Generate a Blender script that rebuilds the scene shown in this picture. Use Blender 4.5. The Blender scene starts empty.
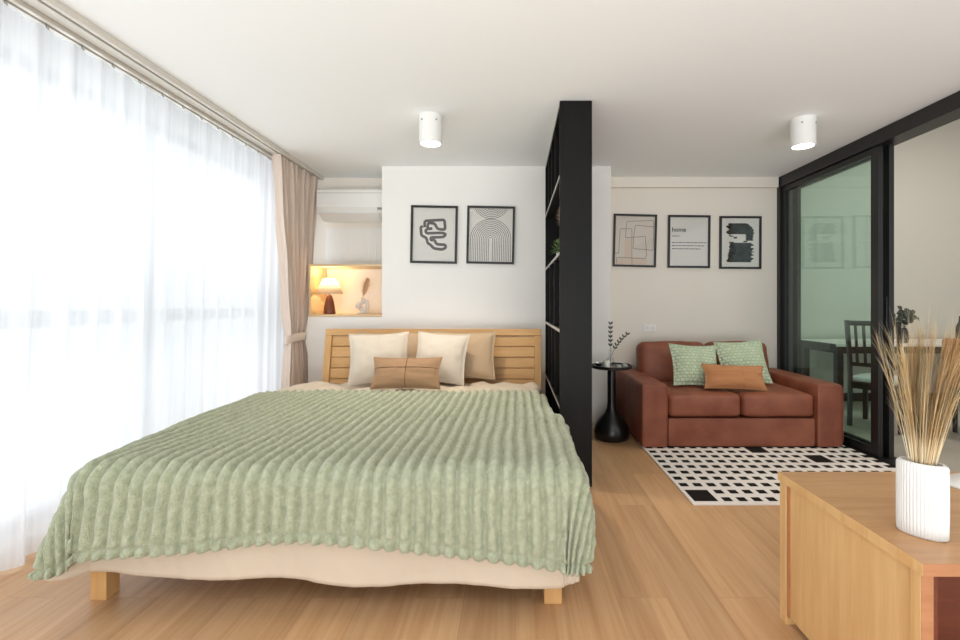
import bpy, bmesh, math, random
from mathutils import Vector, Matrix, noise

C = bpy.context.scene.collection
S = bpy.context.scene
PI = math.pi

# ------------------------------------------------------------------ camera, world, light, exposure
F, VX, VY, EYE = 457.0, 515.0, 304.0, 1.10
CEIL = 2.326
cam_d = bpy.data.cameras.new('camera')
cam = bpy.data.objects.new('camera', cam_d); C.objects.link(cam)
cam.location = (0, 0, EYE); cam.rotation_euler = (PI / 2, 0, 0)
cam_d.sensor_width = 36.0; cam_d.lens = F / 960 * 36
cam_d.shift_x = -(VX - 480) / 960; cam_d.shift_y = -(320 - VY) / 960
cam_d.clip_start = 0.05
S.camera = cam

w = bpy.data.worlds.new('sky'); S.world = w; w.use_nodes = True
bg = w.node_tree.nodes['Background']
bg.inputs[0].default_value = (0.90, 0.955, 1.0, 1); bg.inputs[1].default_value = 0.8

def area(name, loc, rot, sx, sy, power, col):
    l = bpy.data.lights.new(name, 'AREA'); l.shape = 'RECTANGLE'; l.size = sx; l.size_y = sy
    l.energy = power; l.color = col
    o = bpy.data.objects.new(name, l); C.objects.link(o); o.location = loc; o.rotation_euler = rot
    return o
area('daylight', (-4.2, 2.0, 1.9), (0, -PI / 2, 0), 6.4, 11.0, 235, (0.97, 0.985, 1.0))
area('rear_fill', (0.2, -2.0, 0.30), (math.radians(150), 0, 0), 4.6, 1.8, 105, (0.96, 0.98, 1.0))  # added fill lamp behind the camera, bounced off the ceiling; no real window

vs = S.view_settings
vs.view_transform = 'Standard'; vs.look = 'None'; vs.gamma = 1.0; vs.use_curve_mapping = False
vs.exposure = 0.66
S.cycles.use_denoising = True
S.cycles.max_bounces = 12; S.cycles.diffuse_bounces = 6; S.cycles.transparent_max_bounces = 16
S.cycles.caustics_reflective = False; S.cycles.caustics_refractive = False
S.cycles.sample_clamp_indirect = 8

# ------------------------------------------------------------------ helpers
def P(px, py, d):
    return Vector(((px - VX) * d / F, d, EYE - (py - VY) * d / F))

def tag(o, label, cat, group=None):
    o['label'] = label; o['category'] = cat
    if group: o['group'] = group
    return o

def thing(name, label, cat, loc=(0, 0, 0), rot=(0, 0, 0), group=None):
    o = bpy.data.objects.new(name, None); C.objects.link(o)
    o.location = loc; o.rotation_euler = rot; o.empty_display_size = 0.05
    return tag(o, label, cat, group)

def obj(name, bm, mat, parent=None, smooth=True, loc=None, rot=None, ang=None):
    me = bpy.data.meshes.new(name)
    bmesh.ops.recalc_face_normals(bm, faces=bm.faces[:]) if ang != 'raw' else None
    bm.to_mesh(me); bm.free()
    me.materials.append(mat)
    o = bpy.data.objects.new(name, me); C.objects.link(o)
    if parent: o.parent = parent
    if loc: o.location = loc
    if rot: o.rotation_euler = rot
    if smooth:
        for p in me.polygons: p.use_smooth = True
        if ang != 'raw':
            try: me.set_sharp_from_angle(angle=math.radians(40 if ang is None else ang))
            except Exception: pass
    return o

def struct(name, bm, mat, smooth=False):
    o = obj(name, bm, mat, None, smooth); o['kind'] = 'structure'; return o

def BM(): return bmesh.new()

def box(bm, x0, x1, y0, y1, z0, z1, bev=0.0, seg=2):
    r = bmesh.ops.create_cube(bm, size=1)
    vs_ = r['verts']
    for v in vs_:
        v.co = Vector(((x0 + x1) / 2 + v.co.x * (x1 - x0), (y0 + y1) / 2 + v.co.y * (y1 - y0), (z0 + z1) / 2 + v.co.z * (z1 - z0)))
    if bev > 0:
        es = list({e for v in vs_ for e in v.link_edges})
        bmesh.ops.bevel(bm, geom=es, offset=bev, segments=seg, profile=0.5, affect='EDGES')
    return bm

def lathe(bm, prof, n=32, cx=0, cy=0, sx=1, sy=1, fn=None):
    """prof: list of (r, z); closes to the axis where r == 0"""
    rings = []
    for r, z in prof:
        if r < 1e-6:
            rings.append([bm.verts.new((cx, cy, z))])
        else:
            ring = []
            for i in range(n):
                a = 2 * PI * i / n
                k = fn(a, r, z) if fn else 1.0
                ring.append(bm.verts.new((cx + r * k * sx * math.cos(a), cy + r * k * sy * math.sin(a), z)))
            rings.append(ring)
    for A, Bq in zip(rings, rings[1:]):
        if len(A) == 1 and len(Bq) == 1: continue
        for i in range(n):
            j = (i + 1) % n
            if len(A) == 1: bm.faces.new((A[0], Bq[i], Bq[j]))
            elif len(Bq) == 1: bm.faces.new((A[i], A[j], Bq[0]))
            else: bm.faces.new((A[i], A[j], Bq[j], Bq[i]))
    return bm

def tube(bm, pts, rad, n=6, closed=False, cap=True):
    pts = [Vector(p) for p in pts]
    rings = []
    m = len(pts)
    up = None
    for i, p in enumerate(pts):
        if closed: t = pts[(i + 1) % m] - pts[i - 1]
        else: t = pts[min(i + 1, m - 1)] - pts[max(i - 1, 0)]
        t.normalize()
        if up is None:
            up = Vector((0, 0, 1)) if abs(t.z) < 0.9 else Vector((1, 0, 0))
        a = t.cross(up)
        if a.length < 1e-5: a = t.orthogonal()
        a.normalize(); b = a.cross(t).normalized(); up = b
        r = rad(i / (m - 1)) if callable(rad) else rad
        rings.append([bm.verts.new(p + r * (math.cos(2 * PI * k / n) * a + math.sin(2 * PI * k / n) * b)) for k in range(n)])
    q = m if closed else m - 1
    for i in range(q):
        A, Bq = rings[i], rings[(i + 1) % m]
        for k in range(n):
            bm.faces.new((A[k], A[(k + 1) % n], Bq[(k + 1) % n], Bq[k]))
    if cap and not closed:
        bm.faces.new(list(reversed(rings[0]))); bm.faces.new(rings[-1])
    return bm

def gridmesh(bm, nu, nv, fn):
    vsx = [[bm.verts.new(fn(i / nu, j / nv)) for j in range(nv + 1)] for i in range(nu + 1)]
    for i in range(nu):
        for j in range(nv):
            bm.faces.new((vsx[i][j], vsx[i + 1][j], vsx[i + 1][j + 1], vsx[i][j + 1]))
    return vsx

def rounded_box(bm, sx, sy, sz, r, n=10, puff=(0, 0, 0), c=(0, 0, 0), wr=0.0, seed=0):
    """soft upholstered block: rounded edges of radius r, faces puffed out"""
    r_ = bmesh.ops.create_cube(bm, size=2)
    vs_ = r_['verts']; es = list({e for v in vs_ for e in v.link_edges})
    bmesh.ops.subdivide_edges(bm, edges=es, cuts=n, use_grid_fill=True)
    allv = bm.verts[:]
    h = Vector((sx / 2, sy / 2, sz / 2))
    for v in allv:
        p = v.co.copy()
        # redistribute grid so that more rings lie near the edges
        p = Vector([math.copysign(abs(t) ** 0.75, t) for t in p])
        f = Vector((p.x * h.x, p.y * h.y, p.z * h.z))
        inner = Vector([max(-h[k] + r, min(h[k] - r, f[k])) for k in range(3)])
        dlt = f - inner
        if dlt.length > 1e-9:
            f = inner + dlt.normalized() * r
        nx, ny, nz = (f.x / h.x, f.y / h.y, f.z / h.z)
        f.x += puff[0] * nx * (1 - ny * ny) * (1 - nz * nz)
        f.y += puff[1] * ny * (1 - nx * nx) * (1 - nz * nz)
        f.z += puff[2] * nz * (1 - nx * nx) * (1 - ny * ny)
        if wr:
            f += Vector((noise.noise((f + Vector((seed, 0, 0))) * 9), noise.noise((f + Vector((0, seed, 5))) * 9), noise.noise((f + Vector((3, 0, seed))) * 9))) * wr
        v.co = f + Vector(c)
    return bm

def fnoise(p, sc, off=0.0):
    return noise.noise(Vector((p[0] * sc + off, p[1] * sc + off * 0.7, (p[2] if len(p) > 2 else 0) * sc)))

# ------------------------------------------------------------------ materials
def srgb(r, g, b):
    f = lambda c: (c / 255 / 12.92) if c / 255 <= 0.04045 else ((c / 255 + 0.055) / 1.055) ** 2.4
    return (f(r), f(g), f(b), 1)

def mat(name, col, rough=0.6, metal=0.0, spec=0.5, sheen=0.0, bump=None, var=None, coat=0.0):
    """bump=(scale, strength, dist); var=(scale, other colour, amount)"""
    m = bpy.data.materials.new(name); m.use_nodes = True
    N, L = m.node_tree.nodes, m.node_tree.links
    b = N['Principled BSDF']
    b.inputs['Base Color'].default_value = col
    b.inputs['Roughness'].default_value = rough
    b.inputs['Metallic'].default_value = metal
    b.inputs['Specular IOR Level'].default_value = spec
    b.inputs['Sheen Weight'].default_value = sheen
    b.inputs['Coat Weight'].default_value = coat
    tc = N.new('ShaderNodeTexCoord')
    if var:
        nz = N.new('ShaderNodeTexNoise'); nz.inputs['Scale'].default_value = var[0]; nz.inputs['Detail'].default_value = 4
        L.new(tc.outputs['Object'], nz.inputs['Vector'])
        rp = N.new('ShaderNodeMapRange'); rp.inputs[1].default_value = 0.35; rp.inputs[2].default_value = 0.65
        rp.inputs[4].default_value = var[2]
        L.new(nz.outputs['Fac'], rp.inputs[0])
        mx = N.new('ShaderNodeMixRGB'); mx.inputs[1].default_value = col; mx.inputs[2].default_value = var[1]
        L.new(rp.outputs[0], mx.inputs[0]); L.new(mx.outputs[0], b.inputs['Base Color'])
    if bump:
        nz = N.new('ShaderNodeTexNoise'); nz.inputs['Scale'].default_value = bump[0]; nz.inputs['Detail'].default_value = 3
        L.new(tc.outputs['Object'], nz.inputs['Vector'])
        bp = N.new('ShaderNodeBump'); bp.inputs['Strength'].default_value = bump[1]; bp.inputs['Distance'].default_value = bump[2]
        L.new(nz.outputs['Fac'], bp.inputs['Height']); L.new(bp.outputs[0], b.inputs['Normal'])
    return m

def wood(name, c1, c2, scale, rough=0.45, coat=0.0, spec=0.4):
    """grain stretched along the axis with the smallest scale"""
    m = bpy.data.materials.new(name); m.use_nodes = True
    N, L = m.node_tree.nodes, m.node_tree.links
    b = N['Principled BSDF']; b.inputs['Roughness'].default_value = rough
    b.inputs['Specular IOR Level'].default_value = spec; b.inputs['Coat Weight'].default_value = coat
    tc = N.new('ShaderNodeTexCoord'); mp = N.new('ShaderNodeMapping'); mp.inputs['Scale'].default_value = scale
    L.new(tc.outputs['Object'], mp.inputs['Vector'])
    n1 = N.new('ShaderNodeTexNoise'); n1.inputs['Scale'].default_value = 1; n1.inputs['Detail'].default_value = 6; n1.inputs['Distortion'].default_value = 0.6
    L.new(mp.outputs[0], n1.inputs['Vector'])
    n2 = N.new('ShaderNodeTexNoise'); n2.inputs['Scale'].default_value = 6; n2.inputs['Detail'].default_value = 4
    L.new(mp.outputs[0], n2.inputs['Vector'])
    ad = N.new('ShaderNodeMath'); ad.operation = 'MULTIPLY_ADD'; ad.inputs[1].default_value = 0.45
    L.new(n2.outputs['Fac'], ad.inputs[0]); L.new(n1.outputs['Fac'], ad.inputs[2])
    rp = N.new('ShaderNodeMapRange'); rp.inputs[1].default_value = 0.45; rp.inputs[2].default_value = 1.0
    L.new(ad.outputs[0], rp.inputs[0])
    mx = N.new('ShaderNodeMixRGB'); mx.inputs[1].default_value = c1; mx.inputs[2].default_value = c2
    L.new(rp.outputs[0], mx.inputs[0]); L.new(mx.outputs[0], b.inputs['Base Color'])
    return m

def glass(name, tint, ior=1.45, rough=0.0, boost=1.0):
    """thin pane: what is behind shows through the tint, the room mirrors by Fresnel"""
    m = bpy.data.materials.new(name); m.use_nodes = True
    N, L = m.node_tree.nodes, m.node_tree.links
    N.remove(N['Principled BSDF'])
    t = N.new('ShaderNodeBsdfTransparent'); t.inputs[0].default_value = tint
    g = N.new('ShaderNodeBsdfGlossy'); g.inputs['Roughness'].default_value = rough
    f = N.new('ShaderNodeFresnel')
    ge = N.new('ShaderNodeNewGeometry'); mr = N.new('ShaderNodeMapRange')
    mr.inputs[3].default_value = ior; mr.inputs[4].default_value = 1.0 / ior
    L.new(ge.outputs['Backfacing'], mr.inputs[0]); L.new(mr.outputs[0], f.inputs[0])
    mx = N.new('ShaderNodeMixShader')
    if boost != 1.0:
        k = N.new('ShaderNodeMath'); k.operation = 'MULTIPLY'; k.inputs[1].default_value = boost; k.use_clamp = True
        L.new(f.outputs[0], k.inputs[0]); L.new(k.outputs[0], mx.inputs[0])
    else: L.new(f.outputs[0], mx.inputs[0])
    L.new(t.outputs[0], mx.inputs[1]); L.new(g.outputs[0], mx.inputs[2])
    L.new(mx.outputs[0], N['Material Output'].inputs[0])
    return m

def cloth_sheer(name, col, tr, tl):
    m = bpy.data.materials.new(name); m.use_nodes = True
    N, L = m.node_tree.nodes, m.node_tree.links
    N.remove(N['Principled BSDF'])
    t = N.new('ShaderNodeBsdfTransparent'); t.inputs[0].default_value = (0.98, 0.99, 1, 1)
    d = N.new('ShaderNodeBsdfDiffuse'); d.inputs[0].default_value = col
    x = N.new('ShaderNodeBsdfTranslucent'); x.inputs[0].default_value = col
    m1 = N.new('ShaderNodeMixShader'); m1.inputs[0].default_value = tl
    L.new(d.outputs[0], m1.inputs[1]); L.new(x.outputs[0], m1.inputs[2])
    m2 = N.new('ShaderNodeMixShader'); m2.inputs[0].default_value = tr
    L.new(m1.outputs[0], m2.inputs[1]); L.new(t.outputs[0], m2.inputs[2])
    L.new(m2.outputs[0], N['Material Output'].inputs[0])
    return m

def emis(name, col, st):
    m = bpy.data.materials.new(name); m.use_nodes = True
    b = m.node_tree.nodes['Principled BSDF']
    b.inputs['Base Color'].default_value = col
    b.inputs['Emission Color'].default_value = col; b.inputs['Emission Strength'].default_value = st
    return m

M = {}
M['wall'] = mat('wall_paint', srgb(247, 245, 240), 0.9, spec=0.2, bump=(60, 0.03, 0.002))
M['wall_warm_lit'] = mat('wall_paint_warm_lit', srgb(238, 231, 220), 0.9, spec=0.2)  # sofa wall: its warmer, dimmer light is put into the paint colour
M['ceiling'] = mat('ceiling_paint', srgb(248, 250, 250), 0.95, spec=0.1)
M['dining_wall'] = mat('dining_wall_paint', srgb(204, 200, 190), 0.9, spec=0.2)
M['white_trim'] = mat('white_trim', srgb(236, 234, 230), 0.5)
M['white_plastic'] = mat('white_plastic', srgb(238, 238, 234), 0.35)
M['grey_plastic'] = mat('grey_plastic', srgb(150, 150, 146), 0.4)
M['rail'] = mat('rail_aluminium', srgb(222, 217, 208), 0.4, metal=0.2)
M['rail_dark'] = mat('rail_slot', srgb(110, 104, 96), 0.6)
M['black_frame'] = mat('black_aluminium', srgb(26, 25, 25), 0.4)
M['black_wood'] = wood('black_wood', srgb(11, 10, 9), srgb(20, 17, 15), (14, 14, 1.2), 0.5, spec=0.2)
M['shelf_sheen'] = mat('shelf_edge_sheen', srgb(178, 175, 168), 0.4)  # window reflection along the shelf fronts, put into a pale colour
M['black_gloss'] = mat('black_metal', srgb(20, 20, 21), 0.3)
M['pic_frame'] = mat('picture_black', srgb(34, 32, 29), 0.45)
M['paper'] = mat('paper', srgb(232, 229, 222), 0.8, spec=0.2)
M['paper_warm'] = mat('paper_warm', srgb(224, 214, 202), 0.8, spec=0.2)
M['ink'] = mat('ink', srgb(58, 56, 54), 0.8, spec=0.2)
M['ink_grey'] = mat('ink_grey', srgb(96, 94, 92), 0.8, spec=0.2)
M['ink_dark'] = mat('ink_dark', srgb(42, 42, 41), 0.8, spec=0.2, var=(22, srgb(72, 71, 68), 0.8))
M['ink_tan'] = mat('ink_tan', srgb(224, 203, 182), 0.8, spec=0.2)
M['bed_wood'] = wood('bed_oak', srgb(216, 174, 118), srgb(196, 148, 92), (2.0, 20, 24), 0.45)
M['bed_wood_v'] = wood('bed_oak_upright', srgb(212, 170, 114), srgb(192, 146, 92), (24, 24, 2.0), 0.45)
M['cab_top'] = wood('cabinet_top_oak', srgb(206, 160, 112), srgb(182, 132, 86), (2.0, 22, 22), 0.33, spec=0.5)
M['cab_side'] = wood('cabinet_side_oak', srgb(224, 186, 132), srgb(204, 160, 106), (26, 26, 1.6), 0.42)
M['cab_shade'] = wood('cabinet_shaded_oak', srgb(186, 132, 94), srgb(164, 110, 74), (3, 20, 20), 0.4)  # darker oak: shade of the camera-facing fronts put into the colour
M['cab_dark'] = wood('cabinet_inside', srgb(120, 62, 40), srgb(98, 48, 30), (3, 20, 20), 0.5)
M['niche_wood'] = wood('niche_oak', srgb(230, 206, 168), srgb(218, 188, 146), (3, 20, 20), 0.5)
M['mattress'] = mat('mattress_ticking', srgb(228, 222, 210), 0.9)
M['duvet'] = mat('duvet_cotton', srgb(208, 193, 172), 0.9, spec=0.15, sheen=0.15, bump=(26, 0.25, 0.01))
M['cream'] = mat('cream_linen', srgb(204, 192, 176), 0.9, spec=0.15, sheen=0.15, bump=(240, 0.25, 0.002))
M['tan'] = mat('tan_cotton', srgb(190, 164, 134), 0.9, spec=0.15, sheen=0.1, bump=(30, 0.3, 0.006))
M['brown_linen'] = mat('brown_linen', srgb(160, 127, 97), 0.9, spec=0.15, sheen=0.1, bump=(260, 0.3, 0.002))
M['brown_seam'] = mat('brown_seam', srgb(104, 72, 48), 0.9, spec=0.1)
M['camel'] = mat('camel_suede', srgb(178, 124, 84), 0.8, spec=0.2, sheen=0.1, bump=(60, 0.2, 0.003))
M['leather'] = mat('tan_leather', srgb(146, 86, 63), 0.5, spec=0.4, bump=(140, 0.12, 0.002), var=(6, srgb(120, 64, 46), 0.8))
M['drape'] = mat('drape_linen', srgb(224, 207, 193), 0.85, spec=0.15, sheen=0.2, bump=(180, 0.15, 0.002))
M['sheer'] = cloth_sheer('sheer_voile', (0.87, 0.885, 0.91, 1), 0.12, 0.50)
def thread_stripes(m):
    # loose weave: threads lie closer and further apart across the cloth
    N, L = m.node_tree.nodes, m.node_tree.links
    tc = N.new('ShaderNodeTexCoord'); mp = N.new('ShaderNodeMapping'); mp.inputs['Scale'].default_value = (0, 38, 0.15)
    L.new(tc.outputs['Object'], mp.inputs['Vector'])
    nz = N.new('ShaderNodeTexNoise'); nz.inputs['Scale'].default_value = 1.0; nz.inputs['Detail'].default_value = 5
    L.new(mp.outputs[0], nz.inputs['Vector'])
    mr = N.new('ShaderNodeMapRange'); mr.inputs[1].default_value = 0.3; mr.inputs[2].default_value = 0.7
    mr.inputs[3].default_value = 0.03; mr.inputs[4].default_value = 0.22
    L.new(nz.outputs['Fac'], mr.inputs[0])
    for n in N:
        if n.type == 'MIX_SHADER' and n.outputs[0].links and n.outputs[0].links[0].to_node.type == 'OUTPUT_MATERIAL':
            L.new(mr.outputs[0], n.inputs[0])
thread_stripes(M['sheer'])
M['window_glass'] = glass('window_glass', (0.97, 0.98, 0.98, 1))
M['door_glass'] = glass('green_tinted_glass', (0.885, 0.96, 0.935, 1), 1.45)
M['picture_glass'] = glass('picture_glass', (0.98, 0.98, 0.98, 1), 1.35)
M['clear_glass'] = glass('clear_glass', (0.95, 0.97, 0.97, 1), 1.5, boost=1.6)
M['window_frame'] = mat('window_aluminium', srgb(120, 126, 134), 0.5)
M['ceramic'] = mat('white_ceramic', srgb(216, 215, 212), 0.55, spec=0.3)
M['grass'] = cloth_sheer('dried_grass', srgb(250, 238, 208), 0.22, 0.42)
M['grass_pale'] = cloth_sheer('dried_grass_pale', srgb(252, 246, 228), 0.22, 0.42)
M['grass_tan'] = cloth_sheer('dried_grass_tan', srgb(240, 220, 180), 0.22, 0.42)
M['pampas'] = cloth_sheer('pampas_plume', srgb(238, 220, 200), 0.05, 0.45)
M['leaf'] = mat('leaf_green', srgb(92, 122, 66), 0.6, var=(40, srgb(140, 160, 104), 0.8))
M['leaf_dark'] = mat('leaf_dark', srgb(52, 58, 50), 0.6, var=(40, srgb(84, 90, 78), 0.8))
M['stem'] = mat('stem', srgb(86, 76, 58), 0.8)
M['lamp_wood'] = wood('lamp_walnut', srgb(140, 78, 48), srgb(108, 56, 34), (20, 20, 2), 0.4)
M['shade'] = cloth_sheer('lamp_shade_linen', (1.0, 0.93, 0.82, 1), 0.0, 0.75)
M['warm_white'] = emis('bulb_glow', (1.0, 0.75, 0.45, 1), 6)
M['down_glow'] = emis('downlight_glow', (1.0, 0.96, 0.9, 1), 4)
M['seat_white'] = mat('white_seat_pad', srgb(225, 226, 222), 0.8)
M['table_white'] = mat('white_tabletop', srgb(232, 228, 220), 0.4)
M['dining_leather'] = mat('dining_leather', srgb(176, 108, 66), 0.55)
M['tiles'] = mat('dining_floor_concrete', srgb(188, 180, 166), 0.5, var=(3, srgb(176, 168, 154), 0.8))
M['rug_white'] = mat('rug_cream', srgb(236, 229, 222), 0.95, spec=0.1, bump=(300, 0.4, 0.003))
M['rug_black'] = mat('rug_black', srgb(36, 31, 29), 0.95, spec=0.1, bump=(300, 0.4, 0.003))
M['silver'] = mat('silver', srgb(200, 200, 198), 0.2, metal=1.0)
M['candle'] = mat('candle_wax', srgb(236, 232, 222), 0.5)

# plush blanket: fuzzy, mottled pile
def plush():
    m = mat('plush_sage', srgb(182, 190, 150), 0.95, spec=0.05, sheen=0.35)
    N, L = m.node_tree.nodes, m.node_tree.links
    b = N['Principled BSDF']; b.inputs['Sheen Roughness'].default_value = 0.6
    tc = N.new('ShaderNodeTexCoord')
    n1 = N.new('ShaderNodeTexNoise'); n1.inputs['Scale'].default_value = 42; n1.inputs['Detail'].default_value = 5; n1.inputs['Roughness'].default_value = 0.7
    L.new(tc.outputs['Object'], n1.inputs['Vector'])
    n2 = N.new('ShaderNodeTexNoise'); n2.inputs['Scale'].default_value = 220; n2.inputs['Detail'].default_value = 3
    L.new(tc.outputs['Object'], n2.inputs['Vector'])
    cr = N.new('ShaderNodeValToRGB')
    cr.color_ramp.elements[0].position = 0.36; cr.color_ramp.elements[0].color = srgb(156, 162, 132)
    cr.color_ramp.elements[1].position = 0.66; cr.color_ramp.elements[1].color = srgb(186, 191, 162)
    L.new(n1.outputs['Fac'], cr.inputs[0]); L.new(cr.outputs[0], b.inputs['Base Color'])
    ad = N.new('ShaderNodeMath'); ad.operation = 'ADD'
    L.new(n1.outputs['Fac'], ad.inputs[0]); L.new(n2.outputs['Fac'], ad.inputs[1])
    bp = N.new('ShaderNodeBump'); bp.inputs['Strength'].default_value = 0.9; bp.inputs['Distance'].default_value = 0.007
    L.new(ad.outputs[0], bp.inputs['Height']); L.new(bp.outputs[0], b.inputs['Normal'])
    return m
M['plush'] = plush()

def knit():
    m = mat('sage_knit', srgb(170, 188, 150), 0.9, spec=0.1, sheen=0.2)
    N, L = m.node_tree.nodes, m.node_tree.links
    b = N['Principled BSDF']
    tc = N.new('ShaderNodeTexCoord')
    mp = N.new('ShaderNodeMapping'); mp.inputs['Scale'].default_value = (1, 1, 1)
    L.new(tc.outputs['Object'], mp.inputs['Vector'])
    vo = N.new('ShaderNodeTexBrick')
    rot = N.new('ShaderNodeMapping'); rot.inputs['Rotation'].default_value = (PI / 2, 0, 0)
    L.new(tc.outputs['Object'], rot.inputs['Vector']); L.new(rot.outputs[0], vo.inputs['Vector'])
    vo.inputs['Scale'].default_value = 1.0; vo.inputs['Brick Width'].default_value = 0.034; vo.inputs['Row Height'].default_value = 0.026
    vo.inputs['Mortar Size'].default_value = 0.007; vo.inputs['Mortar Smooth'].default_value = 1.0
    vo.inputs['Color1'].default_value = srgb(204, 213, 190); vo.inputs['Color2'].default_value = srgb(184, 199, 168); vo.inputs['Mortar'].default_value = srgb(168, 186, 154)
    L.new(vo.outputs['Color'], b.inputs['Base Color'])
    bp = N.new('ShaderNodeBump'); bp.inputs['Strength'].default_value = 0.8; bp.inputs['Distance'].default_value = 0.006; bp.invert = True; vo.offset = 0.5
    L.new(vo.outputs['Fac'], bp.inputs['Height']); L.new(bp.outputs[0], b.inputs['Normal'])
    return m
M['knit'] = knit()

def floor_mat():
    m = bpy.data.materials.new('oak_planks'); m.use_nodes = True
    N, L = m.node_tree.nodes, m.node_tree.links
    b = N['Principled BSDF']; b.inputs['Roughness'].default_value = 0.38; b.inputs['Specular IOR Level'].default_value = 0.4
    tc = N.new('ShaderNodeTexCoord')
    mp = N.new('ShaderNodeMapping'); mp.inputs['Rotation'].default_value = (0, 0, PI / 2)
    L.new(tc.outputs['Object'], mp.inputs['Vector'])
    br = N.new('ShaderNodeTexBrick'); br.offset = 0.37
    br.inputs['Scale'].default_value = 1.0; br.inputs['Brick Width'].default_value = 1.25; br.inputs['Row Height'].default_value = 0.19
    br.inputs['Mortar Size'].default_value = 0.0013; br.inputs['Mortar Smooth'].default_value = 0.5
    br.inputs['Color1'].default_value = (0, 0, 0, 1); br.inputs['Color2'].default_value = (1, 1, 1, 1); br.inputs['Mortar'].default_value = (0.5, 0.5, 0.5, 1)
    L.new(mp.outputs[0], br.inputs['Vector'])
    # grain, shifted from plank to plank
    off = N.new('ShaderNodeVectorMath'); off.operation = 'MULTIPLY_ADD'
    off.inputs[1].default_value = (7, 3, 5)
    L.new(br.outputs['Color'], off.inputs[0]); L.new(tc.outputs['Object'], off.inputs[2])
    g = N.new('ShaderNodeMapping'); g.inputs['Scale'].default_value = (15, 0.9, 1)
    L.new(off.outputs[0], g.inputs['Vector'])
    n1 = N.new('ShaderNodeTexNoise'); n1.inputs['Scale'].default_value = 1.0; n1.inputs['Detail'].default_value = 7; n1.inputs['Distortion'].default_value = 1.0
    L.new(g.outputs[0], n1.inputs['Vector'])
    g2 = N.new('ShaderNodeMapping'); g2.inputs['Scale'].default_value = (90, 3, 1)
    L.new(off.outputs[0], g2.inputs['Vector'])
    n2 = N.new('ShaderNodeTexNoise'); n2.inputs['Scale'].default_value = 1.0; n2.inputs['Detail'].default_value = 3
    L.new(g2.outputs[0], n2.inputs['Vector'])
    ad = N.new('ShaderNodeMath'); ad.operation = 'MULTIPLY_ADD'; ad.inputs[1].default_value = 0.4
    L.new(n2.outputs['Fac'], ad.inputs[0]); L.new(n1.outputs['Fac'], ad.inputs[2])
    cr = N.new('ShaderNodeValToRGB')
    cr.color_ramp.elements[0].position = 0.45; cr.color_ramp.elements[0].color = srgb(214, 173, 130)
    cr.color_ramp.elements[1].position = 1.0; cr.color_ramp.elements[1].color = srgb(184, 138, 94)
    L.new(ad.outputs[0], cr.inputs[0])
    pl = N.new('ShaderNodeMapRange'); pl.inputs[3].default_value = 0.88; pl.inputs[4].default_value = 1.07
    L.new(br.outputs['Color'], pl.inputs[0])
    mu = N.new('ShaderNodeVectorMath'); mu.operation = 'SCALE'
    L.new(cr.outputs[0], mu.inputs[0]); L.new(pl.outputs[0], mu.inputs['Scale'])
    dk = N.new('ShaderNodeMixRGB'); dk.inputs[2].default_value = srgb(128, 88, 56)
    mk = N.new('ShaderNodeMath'); mk.operation = 'MULTIPLY'; mk.inputs[1].default_value = 0.3
    L.new(br.outputs['Fac'], mk.inputs[0]); L.new(mk.outputs[0], dk.inputs[0])
    L.new(mu.outputs[0], dk.inputs[1]); L.new(dk.outputs[0], b.inputs['Base Color'])
    return m
M['floor'] = floor_mat()

# ------------------------------------------------------------------ the room
WL, GX, BUMP, BACK = -2.26, 2.57, 4.07, 4.45          # window wall, glass partition, bed wall, sofa wall
Y0 = -0.9
struct('floor', box(BM(), WL - 0.1, GX + 0.05, Y0, 4.7, -0.1, 0), M['floor'])
struct('floor_dining', box(BM(), GX + 0.05, 6.2, Y0, 5.5, -0.1, -0.004), M['tiles'])
struct('ceiling', box(BM(), WL - 0.1, GX + 0.13, Y0, 4.7, CEIL, CEIL + 0.1), M['ceiling'])
DC = 3.2
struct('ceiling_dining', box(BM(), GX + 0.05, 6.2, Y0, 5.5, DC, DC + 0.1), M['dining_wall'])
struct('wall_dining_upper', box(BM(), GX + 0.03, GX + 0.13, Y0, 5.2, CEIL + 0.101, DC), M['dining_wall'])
struct('wall_back', box(BM(), WL - 0.1, GX + 0.05, BACK, BACK + 0.12, 0, CEIL), M['wall_warm_lit'])
b = BM()
box(b, -1.185, 0.855, BUMP, BACK, 0, CEIL)
box(b, -1.845, -1.185, BUMP, BACK, 0, 0.985)
struct('wall_bed', b, M['wall'])
b = BM()
box(b, WL - 0.1, WL, 4.2, BACK, 0, CEIL)
box(b, WL - 0.1, WL, Y0, 4.2, 2.25, CEIL)
box(b, WL - 0.1, WL, Y0, 4.2, 0, 0.05)
struct('wall_left', b, M['wall'])
b = BM(); box(b, 0.855, GX - 0.03, BACK - 0.05, BACK, 2.225, CEIL, 0.004)
struct('trim_1', b, M['wall_warm_lit'])
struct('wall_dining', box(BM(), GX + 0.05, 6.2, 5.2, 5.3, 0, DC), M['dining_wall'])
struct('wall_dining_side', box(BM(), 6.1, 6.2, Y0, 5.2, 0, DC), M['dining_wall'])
struct('baseboard_dining', box(BM(), GX + 0.05, 6.1, 5.185, 5.2, 0, 0.09), M['black_frame'])

# window: frame, transom, panes
b = BM()
for y in (-0.85, 0.4, 1.62, 2.85, 4.16):
    box(b, WL - 0.07, WL - 0.01, y - 0.03, y + 0.03, 0.05, 2.25)
for z in (0.08, 2.22):
    box(b, WL - 0.07, WL - 0.01, Y0, 4.2, z - 0.03, z + 0.03)
box(b, WL - 0.08, WL - 0.005, Y0, 4.2, 0.985, 1.07)
wf = struct('window_1', b, M['window_frame'])
b = BM(); box(b, WL - 0.045, WL - 0.04, Y0, 4.2, 0.06, 2.24)
o = obj('window_pane', b, M['window_glass'], wf, False)

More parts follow.
